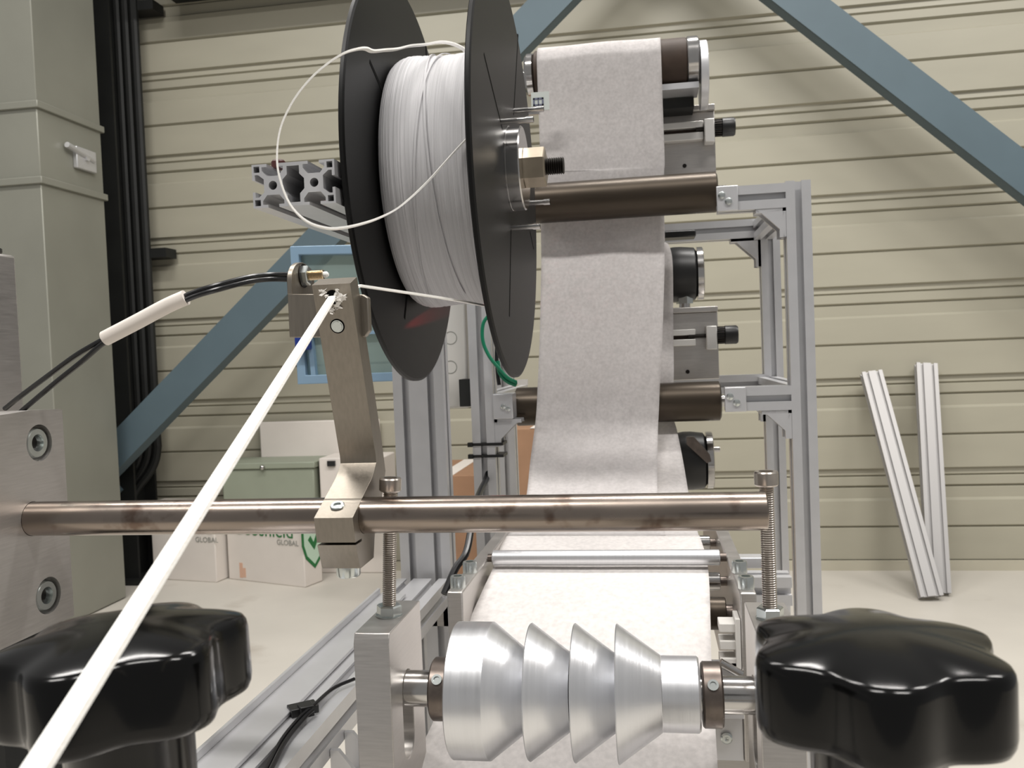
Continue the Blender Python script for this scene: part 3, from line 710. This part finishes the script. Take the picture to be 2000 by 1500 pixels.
# top socket screw on the slope
sn = V((0, cf[1]-kn3[1], kn3[0]-cf[0])).normalized()
k = V(((AXl+AXr)/2-.001, cf[0]*.72+kn3[0]*.28, cf[1]*.72+kn3[1]*.28))
part(MB().lathe(k-sn*.0008, sn, [(0, .0040), (.0016, .0040), (.0020, .0035), (.0020, .0022), (.0010, .0021), (.0010, 0)], 24), 'socket_screw', 'zinc', GA)
def arm_front(px, py):
    a0, a1 = V((0, tf_[0], tf_[1])), V((0, kn1[0], kn1[1])); n = V((0, a1.z-a0.z, -(a1.y-a0.y))).normalized()
    w_ = ray(px, py); o = V((0, 0, H)); s = (a0-o).dot(n)/w_.dot(n); return o+w_*s, (n if n.y < 0 else -n)
hp_, hn_ = arm_front(650, 580)
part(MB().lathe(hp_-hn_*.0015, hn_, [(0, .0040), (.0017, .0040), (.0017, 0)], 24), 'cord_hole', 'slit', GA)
sp_, _ = arm_front(659, 637)
part(MB().lathe(sp_-hn_*.002, hn_, [(0, .0035), (.0024, .0035), (.0024, .0030), (.0028, .0028), (.0028, 0)], 24), 'pin_screw', 'zinc', GA)
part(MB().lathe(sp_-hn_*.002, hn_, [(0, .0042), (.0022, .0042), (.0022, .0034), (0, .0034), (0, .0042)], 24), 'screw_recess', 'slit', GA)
m = MB()
for px, py, s in ((632, 570, 1.2), (640, 575, .8), (656, 572, 1.0), (664, 580, 1.6), (668, 586, 1.6), (660, 590, 1.6), (655, 596, 1.0), (646, 607, 1.2), (672, 578, .8), (662, 598, 1.0), (650, 605, .8), (628, 568, .7), (658, 566, .7)):
    p_, _ = arm_front(px, py)
    for j in range(3):
        a = V((random.uniform(-1, 1), random.uniform(-.3, .3), random.uniform(-1, 1))).normalized()*.0011*s
        b = V((random.uniform(-1, 1), random.uniform(-.3, .3), random.uniform(-1, 1))).normalized()*.0007*s
        q_ = p_+hn_*.0007+V((random.uniform(-1, 1), 0, random.uniform(-1, 1)))*.0009*s
        m.obox(q_, a, b, hn_*.0004)
part(m, 'lint', 'lint', GA, 'bits of white cord lint', stuff=True)

# sensor bracket and sensor
SB = thing('sensor_bracket', 'steel sensor bracket screwed behind the top of the guide arm', 'bracket', (A(640, 655, .478).x, .478, A(640, 655, .478).z))
yb_ = .4765
q0 = A(561, 574, yb_); q1 = A(722, 656, yb_)
part(MB().prism([(q0.x, q1.z+.001), (q1.x-.003, q1.z-.0005), (q1.x, q1.z+.003), (q1.x, q0.z-.0045), (q1.x-.003, q0.z-.0025), (q0.x, q0.z)], (0, yb_, 0), X_, Z_, Y_, .005), 'bracket_plate', 'stainless', SB, bevel=.0006)
xt = q0.x
ys_ = .494; zs_ = A(597, 540, ys_).z; zd = A(590, 511, .49).z
dome = [(.4765, q0.z-.0002), (.512, q0.z-.0002)]+[(.49425+.01775*math.cos(R(a)), zd-.012+.012*math.sin(R(a))) for a in range(0, 181, 15)]
part(MB().prism(dome, (xt, 0, 0), Y_, Z_, X_, .003), 'sensor_tab', 'stainless', SB, bevel=.0005)
SE = thing('fibre_sensor', 'threaded sensor barrel with bright tip in the bracket beside the arm', 'sensor', (xt, ys_, zs_))
part(MB().lathe((xt-.0015, ys_, zs_), X_, [(0, .0075), (.0014, .0075)], 28), 'washer', 'brass', SE)
part(thread((xt+.0031, ys_, zs_+.0005), X_, .0030, .0130, .0008, 18), 'threaded_barrel', 'nickel', SE, smooth=20)
part(MB().lathe((xt+.0031, ys_, zs_+.0005), X_, [(0, .0072), (.0005, .0072)], 28), 'lock_washer', 'blackoxide', SE)
part(MB().lathe((xt+.0036, ys_, zs_+.0005), X_, [(0, .0060), (.003, .0060), (.0034, .0052), (.0034, 0)], 6, .3), 'lock_nut', 'zinc', SE, smooth=20)
part(MB().lathe((xt+.0158, ys_, zs_+.0005), X_, [(0, .0018), (.002, .0018), (.003, .0009), (.003, 0)], 16), 'sensor_tip', 'lens', SE)
part(MB().cyl((xt-.004, ys_, zs_), (xt-.0015, ys_, zs_), .0050, 18), 'cable_gland', 'black', SE)
# its twin cable
CB = thing('sensor_cable', 'twin black sensor cable running left from the bracket through a white sleeve', 'cable', A(363, 578, .47))
def twin(dz, ddy, pts):
    return smooth_path([A(px, py+dz, Y+ddy) for px, py, Y in pts], 6)
start = V((xt-.0035, ys_, zs_))
pa = [(528, 541, .488), (485, 546, .474), (430, 560, .461), (385, 573, .460), (350, 588, .459), (290, 617, .458), (225, 655, .458), (200, 668, .459)]
for s in (1, -1):
    base = [start+V((0, 0, .0015*s))]+[A(px, py, Y)+V((0, .0006*s, .0013*s)) for px, py, Y in pa]
    if s == 1: base += [A(150, 693, .463), A(95, 733, .472), A(40, 774, .485), A(10, 798, .493)]
    else: base += [A(160, 706, .462), A(105, 750, .470), A(55, 792, .482), A(20, 822, .4985)]
    part(MB().tube(smooth_path(base, 6), .0016, 10), 'wire', 'cable', CB)
slv = smooth_path([A(363, 581, .460), A(325, 598, .459), (A(265, 630, .458)), A(205, 661, .458)], 8)
slv = [V(p) for p in slv]
part(MB().sweep(slv, [(math.cos(2*math.pi*k/16)*.0044, math.sin(2*math.pi*k/16)*.0044) for k in range(16)]), 'sleeve', 'sleeve', CB, 'white plastic sleeve')

# cord from reel to the arm and on towards the camera
ends = [A(946, 597, .70), A(905, 589, .64), A(850, 580, .58), A(770, 568, .525), A(702, 558, .485), V((hp_.x+.003, hp_.y+.010, hp_.z+.003)), hp_+hn_*.0004]
CO = thing('cord', 'white cord drawn off the reel bottom, through the arm and towards the viewer', 'cord', hp_)
part(MB().ribbon(ends, .0033, .0013, (0, -.2, 1)), 'cord_run', 'cord', CO)
pe = A(72, 1500, .118); dr = (pe-hp_)
run = [hp_+hn_*.0004+dr*k for k in (0, .25, .5, .75, 1, 1.12)]
part(MB().ribbon(run, .0041, .0016, (0, -.5, 1)), 'cord_run', 'cord', CO)

# bearing blocks with shaft slot
zsh = A(812, 1344, .487).z; YS = .487
XB0, XB1, XB2 = A(692, 1300, .455).x, A(761, 1300, .455).x, A(1504, 1190, .490).x
def block(xa, xb, label):
    t = thing('bearing_block', label, 'block', ((xa+xb)/2, .487, H-.27), 'aluminium bearing blocks')
    zt = A(726, 1236, .458).z
    slot = [(YS+.0108*math.cos(R(a)), zsh+.0108*math.sin(R(a))) for a in range(0, 181, 15)]+[(YS+.0108*math.cos(R(a)), zsh-.030+.0108*math.sin(R(a))) for a in range(180, 361, 15)]
    ol = [(.455, H-.27), (.522, H-.27), (.522, zt-.001), (.521, zt), (.4575, zt), (.455, zt-.0055)]
    part(MB().prism(ol, (xa, 0, 0), Y_, Z_, X_, xb-xa, [slot]), 'block_body', 'alu_mill', t, bevel=.0005)
    return t, zt
t, ztb = block(XB0, XB1, 'left aluminium bearing block carrying the cone shaft')
t, _ = block(XB2-.0105, XB2+.012, 'right aluminium bearing block behind the right star knob')
single(MB().box(-.36, .20, .455, .522, H-.30, H-.2703), 'cross_bar', 'alu_mill', 'wide cross bar under the two bearing blocks', 'bar', (-.1, .487, H-.30), bevel=.001)
for x in (.12,):
    single(MB().box(x-.02, x+.02, .46, .52, 0, H-.3005), 'support_pillar', 'darksteel', 'dark pillar under the right end of the cross bar', 'pillar', (x, .49, 0))
# adjusting bolts
def bolt(pb, ptop, label):
    d = (ptop-pb); L = d.length; d.normalize()
    t = thing('adjusting_bolt', label, 'bolt', pb, 'long adjusting bolts')
    part(MB().lathe(pb, d, [(0, .0068), (.0006, .0074), (.0058, .0074), (.0066, .0066), (.0066, 0)], 6, .35), 'hex_nut', 'zinc', t, smooth=20)
    part(MB().lathe(pb, d, [(0, .0078), (.0007, .0078), (.0007, 0)], 28), 'washer', 'zinc', t)
    part(thread(pb+d*.006, d, .0040, L-.0135, .00125, 24), 'threaded_shank', 'thread', t, smooth=20)
    part(MB().lathe(pb+d*(L-.008), d, [(0, .0058), (.0008, .0065), (.0072, .0065), (.008, .0060), (.008, .0038), (.004, .0036), (.004, 0)], 32), 'socket_head', 'thread', t, smooth=25)
pb = V(((XB0+XB1)/2, .490, ztb)); bolt(pb, pb+V((.0045, .0, .0815)), 'threaded bolt left, behind the steel rod, standing in the left bearing block')
pb = V((XB2, .490, ztb)); bolt(pb, pb+V((.0, .0, .0815)), 'threaded bolt at the free end of the steel rod')

# cone roller
def xx(px, y=1346): return A(px, y, YS).x
kk = lambda px: px*.487/1700*1.0
CR = thing('cone_roller', 'turned aluminium folding roller with four stepped cones on a steel shaft', 'roller', (xx(1100), YS, zsh-.038))
part(MB().cyl((XB1+.0, YS, zsh), (XB2+.008, YS, zsh), .0102, 32), 'shaft', 'steel', CR)
def seg(prof, name='cone', bevel=0):
    P_ = [(xx(px), r) for px, r in prof]; x0_ = P_[0][0]
    part(MB().lathe((x0_, YS, zsh), X_, [(x-x0_, r) for x, r in P_], 80), name, 'alu_turn', CR, smooth=28)
seg([(893, .0110), (893, .0372), (895, .0380), (963, .0380), (1031, .0222), (1031, .0110)])
seg([(1031.5, .0110), (1037, .0372), (1039, .0376), (1116, .0212), (1116, .0110)])
seg([(1116.5, .0110), (1123, .0372), (1125, .0376), (1204, .0210), (1204, .0110)])
seg([(1204.5, .0110), (1206, .0372), (1208, .0376), (1292, .0206), (1292, .0110)])
seg([(1292.5, .0110), (1292.5, .0205), (1362, .0205), (1366, .0195), (1366, .0110)], 'end_sleeve')
for pa_, pb_, lab in ((848, 884, 0), (1370, 1410, 1)):
    col = part(MB().lathe((xx(pa_), YS, zsh), X_, [(0, .0104), (0, .0168), (.001, .0178), (xx(pb_)-xx(pa_)-.001, .0178), (xx(pb_)-xx(pa_), .0168), (xx(pb_)-xx(pa_), .0104)], 48), 'shaft_collar', 'oxide', CR, 'dark shaft collar with set screw')
    xm_ = (xx(pa_)+xx(pb_))/2; dd = V((0, -.80, .60))
    part(MB().lathe(V((xm_, YS, zsh))+dd*.0172, dd, [(0, .0030), (.0014, .0030), (.0014, .0018), (.0006, .0017), (.0006, 0)], 18), 'set_screw', 'zinc', col)

# side plates of the folding table
def side_plate(xa, xb, y1, label, bx):
    t = thing('side_plate', label, 'plate', ((xa+xb)/2, .8, H-.30), 'aluminium side plates')
    zt = A(889, 1156, .60).z
    part(MB().box(xa, xb, .60, y1, H-.285, zt), 'plate_body', 'alu_mill', t, bevel=.0012)
    for y in (.612, .655):
        socket_head(t, 'socket_screw', ((xa+xb)/2, y, zt), Z_, .0055, .0085)
    return zt
XS0, XS1, XS2, XS3 = [A(p, 1200, .60).x for p in (874, 905, 1446, 1479)]
ztp = side_plate(XS0, XS1, 1.02, 'left aluminium side plate of the folding table with two screws on top', -.1325)
side_plate(XS2, XS3, 1.02, 'right aluminium side plate of the folding table with two screws on top', .0635)
single(MB().box(XS0, XS3, .605, .628, H-.315, H-.2853), 'cross_bar', 'alu_mill', 'narrow cross bar under the front of the two side plates', 'bar', (0, .616, H-.315))
single(MB().box(-.31, .10, .98, 1.01, H-.315, H-.2853), 'cross_bar', 'alu_mill', 'cross bar under the rear of the two side plates', 'bar', (0, .995, H-.315))
for (x, y) in ((-.20, .995), (.085, .995), (.02, .616)):
    single(MB().box(x-.014, x+.014, y-.010, y+.010, 0, H-.3152), 'support_pillar', 'darksteel', {-.20: 'dark pillar under the rear cross bar on the left', .085: 'dark pillar under the rear cross bar on the right', .02: 'dark pillar under the front cross bar'}[x], 'pillar', (x, y, 0))
# table rollers and rods between the side plates
def crossrod(name, label, px, py, Y, r, mat):
    z = A(px, py, Y).z; xa = XS1+.0002; xb = XS2-.0002
    t = thing(name, label, 'rod' if 'rod' in name else 'roller', (0, Y, z))
    part(MB().cyl((xa+.004, Y, z), (xb-.005, Y, z), r, 28, .0006), 'rod_body', mat, t)
    part(MB().cyl((xa, Y, z), (xa+.0045, Y, z), r*.55, 14), 'journal', 'oxide', t); part(MB().cyl((xb-.005, Y, z), (xb, Y, z), r*.55, 14), 'journal', 'oxide', t)
crossrod('hold_down_rod', 'bright steel rod lying across the white sheet between the side plates', 1190, 1089, .700, .0062, 'alu_turn')
crossrod('table_roller', 'small steel roller under the sheet, furthest back beside the side plate', 1375, 1060, .815, .0066, 'steel')
crossrod('table_roller', 'small steel roller under the sheet just in front of the bright rod', 1396, 1135, .703, .0070, 'steel')
crossrod('table_roller', 'dark bronze roller under the sheet near the cone roller', 1403, 1198, .658, .0120, 'bronze')
# sheet on the folding table
def srow(pl, pr, y, Y): return row(pl, pr, y, Y)
rows = [row(989, 1366, 1046, .797), row(976, 1375, 1072, .755), row(970, 1379, 1090, .727), row(963, 1383, 1110, .700), row(944, 1386, 1150, .662), row(915, 1388, 1216, .620), row(885, 1390, 1300, .585), row(850, 1396, 1400, .545), row(800, 1402, 1500, .51), row(740, 1410, 1620, .47)]
o = cloth(rows, 'web', 'sheet', 'bright white sheet running under the cone roller on the folding table', (0, .7, H-.19), wob=.0006)

# knobs
def star_knob(px, py, Y, ph, label, tilt=(0, 0), Rk=.0315):
    c = A(px, py, Y)
    t = thing('star_knob', label, 'knob', c-Z_*.06, 'black star knobs')
    n = 144; prof = [(.0, .0048), (.25, .0045), (.5, .0036), (.72, .0024), (.86, .0013), (.93, .0006), (.968, .0001), (.990, -.0010), (1, -.0028), (1, -.0152), (.99, -.0172), (.965, -.0188), (.92, -.0194), (.55, -.0194)]
    vs = []; fs = []
    def lobe(a):
        w_ = .5+.5*math.cos(6*a); return 1-.165*(1-w_)**1.15
    rings = []
    for s, z in prof:
        if s == 0: rings.append([len(vs)]*n); vs.append((0, 0, z)); continue
        rg = []
        for k in range(n):
            a = 2*math.pi*k/n; f = lobe(a-ph); f = 1+(f-1)*min(1, max(0, (s-.25)/.5)) if s < .75 else f
            if s == .55 and z < -.01: f = 1
            rg.append(len(vs)); vs.append((math.cos(a)*Rk*s*f, math.sin(a)*Rk*s*f, z))
        rings.append(rg)
    for a_, b_ in zip(rings, rings[1:]):
        for k in range(n):
            q = []
            for i in (a_[k], a_[(k+1) % n], b_[(k+1) % n], b_[k]):
                if i not in q: q.append(i)
            fs.append(tuple(q))
    fs.append(tuple(rings[-1]))
    rot = Matrix.Rotation(tilt[0], 3, 'X') @ Matrix.Rotation(tilt[1], 3, 'Y')
    part(MB().add([c+rot @ V(v) for v in vs], fs), 'grip', 'knob', t, smooth=50)
    part(MB().lathe(c+rot @ V((0, 0, -.0194)), rot @ V((0, 0, -1)), [(0, .0172), (.002, .0160), (.022, .0156), (.024, .0145), (.024, 0)], 40), 'hub', 'knob', t, smooth=40)
    part(MB().cyl(c+V((0, 0, -.044)), c+V((0, 0, -.150)), .005, 16), 'stud', 'zinc', t)
    return c
kr = star_knob(1708, 1260, .2235, R(-97), 'black glossy star knob at lower right, in front of the right bearing block', (R(0), R(0)))
kl = star_knob(236, 1244, .2035, R(-27), 'black glossy star knob at lower left, under the white cord', (R(0), R(-2)))
single(MB().box(kl.x-.05, kr.x+.05, .18, .25, kl.z-.175, kl.z-.152), 'press_bar', 'alu_mill', 'thick aluminium bar under the two star knobs', 'bar', (0, .21, kl.z-.175))
single(MB().box(-.03, .03, .19, .24, 0, kl.z-.1755), 'support_pillar', 'darksteel', 'dark pillar under the bar of the star knobs', 'pillar', (0, .21, 0))

# right side small parts
xp_ = XS3+.0002
zq = A(1512, 1148, .95).z
single(MB().prism(S11, (xp_, .95, zq), Y_, Z_, X_, A(1543, 1150, .95).x-xp_), 'cross_profile', 'alu', 'short aluminium extrusion between the right side plate and the tall right post', 'extrusion', (.12, .95, zq))
zq = A(1470, 1098, .99).z
single(MB().box(xp_, A(1497, 1098, .99).x, .985, 1.005, zq-.006, zq+.006), 'tie_bar', 'alu', 'thin bright tie bar behind the right threaded bolt', 'bar', (.11, .99, zq), bevel=.001)
bq = A(1415, 1260, .60)
t = thing('toggle_bracket', 'small pale slotted bracket on the right side plate beside the cone roller', 'bracket', (bq.x, .6, bq.z-.03))
m = MB()
for dz in (.0, -.012, -.024): m.box(.0435+XS2-.0576, XS2-.0002, .602, .618, bq.z+.008+dz, bq.z+.014+dz)
part(m.box(XS2-.0036, XS2-.0002, .600, .620, bq.z-.03, bq.z+.018), 'slotted_body', 'panelbox', t, bevel=.0005)
part(MB().cyl((XS2-.0146, .60, bq.z-.012), (XS2-.0002, .60, bq.z-.02), .003, 12), 'stop_pin', 'steel', t)
bq = A(1405, 1430, .56)
t = thing('stop_bracket', 'small aluminium stop bracket low beside the right shaft collar', 'bracket', (bq.x, .6, bq.z-.02))
part(MB().box(XS2-.0216, XS2-.0002, .602, .608, H-.285, bq.z+.03).box(XS2-.0216, XS2-.0002, .590, .602, bq.z-.004, bq.z+.004), 'bracket_body', 'alu', t, bevel=.0005)
for dz in (.014, -.022):
    part(MB().lathe((XS2-.0116, .602, bq.z+dz), -Y_, [(0, .004), (.002, .004), (.003, .003), (.003, .0015), (.0015, 0)], 18), 'screw', 'zinc', t)

# control enclosure, wires, tag
pq0, pq1 = A(800, 560, 1.16), A(916, 797, 1.16)
t = thing('control_enclosure', 'pale grey control enclosure with two round knockouts between the posts', 'enclosure', ((pq0.x+pq1.x)/2, 1.2, pq1.z))
xe1 = min(pq1.x, xL-.0165)
en = part(MB().box(pq0.x, xe1, 1.16, 1.24, pq1.z, pq0.z), 'enclosure_body', 'panelbox', t, bevel=.003)
for py in (660, 717):
    k = A(880, py, 1.16)
    part(MB().lathe((k.x, 1.1602, k.z), -Y_, [(0, .0090), (.0006, .0090), (.0006, .0080), (0, .0080), (0, .0090)], 32), 'knockout_ring', 'greyprint', t)
hz0, hz1 = A(911, 740, 1.15).z, A(911, 792, 1.15).z
part(MB().box(xe1-.006, xL-.0152, 1.13, 1.1598, hz1, hz0), 'hinge', 'darksteel', t)
gw = smooth_path([A(958, 612, 1.10), A(944, 632, 1.10), A(943, 665, 1.10), A(955, 695, 1.10), A(975, 720, 1.10), A(992, 738, 1.10), A(1012, 748, 1.11)], 6)
t = thing('green_wire', 'green wire bundle curling beside the left post under the reel', 'wire', A(975, 740, 1.1))
part(MB().tube(gw, .0024, 8), 'wire', 'greenwire', t)
part(MB().tube(smooth_path([A(972, 705, 1.105), A(976, 728, 1.105), A(990, 744, 1.105), A(1008, 752, 1.11)], 6), .0028, 8), 'wire', 'greenwire', t)
part(MB().tube(smooth_path([A(974, 640, 1.112), A(970, 690, 1.112), A(972, 730, 1.112), A(975, 752, 1.112)], 6), .0026, 8), 'wire', 'cable', t, 'black wire')
pt = A(1022, 747, 1.105)
part(MB().box(pt.x-.007, pt.x+.006, 1.1, 1.106, pt.z-.003, pt.z+.004), 'plug', 'panelbox', t, 'pale plug')
bw = smooth_path([A(958, 905, 1.14), A(950, 935, 1.12), A(938, 960, 1.06), A(925, 1000, .98), A(912, 1075, .92), A(890, 1110, .90), A(868, 1160, .88)], 6)
single(MB().tube(bw, .004, 10), 'black_cable', 'cable', 'black cable hanging down between the two posts behind the rod', 'cable', A(925, 1000, .98))
ta, tb = A(1037, 181, 1.165), A(1073, 214, 1.165)
t = thing('small_tag', 'small pale tag with a slate blue square mark at the left edge of the web', 'tag', ((ta.x+tb.x)/2, 1.166, tb.z))
part(MB().box(ta.x, tb.x, 1.165, 1.167, tb.z, ta.z), 'tag_plate', 'tag', t)
part(MB().box(ta.x-.02, ta.x+.01, 1.167, 1.172, tb.z-.004, tb.z+.004), 'tag_holder', 'steel', t)
g0, g1 = A(1041, 192, 1.165), A(1062, 206, 1.165); w1 = .0022; m = MB()
m.box(g0.x, g1.x, 1.1643, 1.165, g0.z-w1, g0.z).box(g0.x, g1.x, 1.1643, 1.165, g1.z, g1.z+w1).box(g1.x-w1, g1.x, 1.1643, 1.165, g1.z, g0.z).box(g0.x, g0.x+w1, 1.1643, 1.165, g1.z, g0.z).box((g0.x+g1.x)/2-w1/3, (g0.x+g1.x)/2+w1/3, 1.1643, 1.165, g1.z, g0.z)
part(m, 'square_mark', 'tagink', t)

# blue framed clear case behind the arm
Yb = 1.03
t = thing('clear_case', 'light blue framed clear plastic case hanging behind the guide arm', 'case', A(660, 745, Yb))
def frame(pts, w, name, lab=None):
    P_ = [A(px, py, Yb) for px, py in pts]; cx = sum((p for p in P_), V((0, 0, 0)))/4; I_ = []
    for p in P_:
        d_ = cx-p; I_.append(p+V((math.copysign(w, d_.x), 0, math.copysign(w, d_.z))))
    part(MB().prism([(p.x, p.z) for p in P_], (0, Yb, 0), X_, Z_, Y_, .02, [[(p.x, p.z) for p in I_]]), name, 'blueframe', t, bevel=.001)
    return I_
I_ = frame([(566, 481), (770, 476), (784, 744), (581, 751)], .011, 'outer_frame')
part(MB().prism([(p.x, p.z) for p in I_], (0, Yb+.008, 0), X_, Z_, Y_, .003), 'pane', 'pane', t, 'greenish clear pane')
a, b = A(592, 655, Yb), A(775, 648, Yb)
part(MB().box(a.x, b.x, Yb+.002, Yb+.012, a.z-.002, a.z+.002), 'cross_rib', 'blueframe', t)
a, b = A(590, 650, Yb), A(598, 735, Yb)
part(MB().prism([(a.x+.006, a.z), (a.x+.012, a.z), (b.x+.012, b.z), (b.x+.006, b.z)], (0, Yb+.001, 0), X_, Z_, Y_, .01), 'inner_rib', 'blueframe', t)
k = A(597, 668, Yb)
part(MB().box(k.x-.010, k.x+.008, Yb-.012, Yb+.001, k.z-.010, k.z+.008), 'latch_tab', 'bluetab', t, 'dark blue latch tab', bevel=.002)

# cable and clip on the base beam
zb2 = zbeam-.002
cb = smooth_path([AZ(692, 1326, zb2+.004), AZ(650, 1345, zb2+.004), AZ(612, 1378, zb2+.006), AZ(585, 1402, zb2+.004), AZ(550, 1445, zb2+.003), AZ(518, 1505, zb2+.003), AZ(480, 1570, zb2+.003)], 6)
t = thing('beam_cable', 'thin black cable clipped along the base beam at lower left', 'cable', AZ(592, 1392, zb2))
part(MB().tube([p for p in cb], .0014, 8).tube([p+V((.0035, 0, 0)) for p in cb[14:]], .0014, 8), 'cable_run', 'cable', t)
k = AZ(592, 1392, zb2)
part(MB().obox(k+Z_*.003, V((.008, .006, 0)), V((-.004, .005, 0)), Z_*.003).obox(k+V((.004, -.004, .004)), V((.004, .003, 0)), V((-.003, .004, 0)), Z_*.004), 'clip', 'black', t, bevel=.0006)

# red streak on the reel flange, from an added unseen spot between the flanges
l = bpy.data.lights.new('red_streak_spot', 'SPOT'); l.energy = 110; l.color = (1, .02, .04); l.spot_size = R(5); l.spot_blend = .9; l.shadow_soft_size = .001
o = bpy.data.objects.new('red_streak_spot', l); C.objects.link(o); o.location = AX(738, 672, xf1+tf+.0085)
tg = AX(850, 612, xf1+tf)
o.rotation_euler = (tg-V(o.location)).to_track_quat('-Z', 'Y').to_euler()
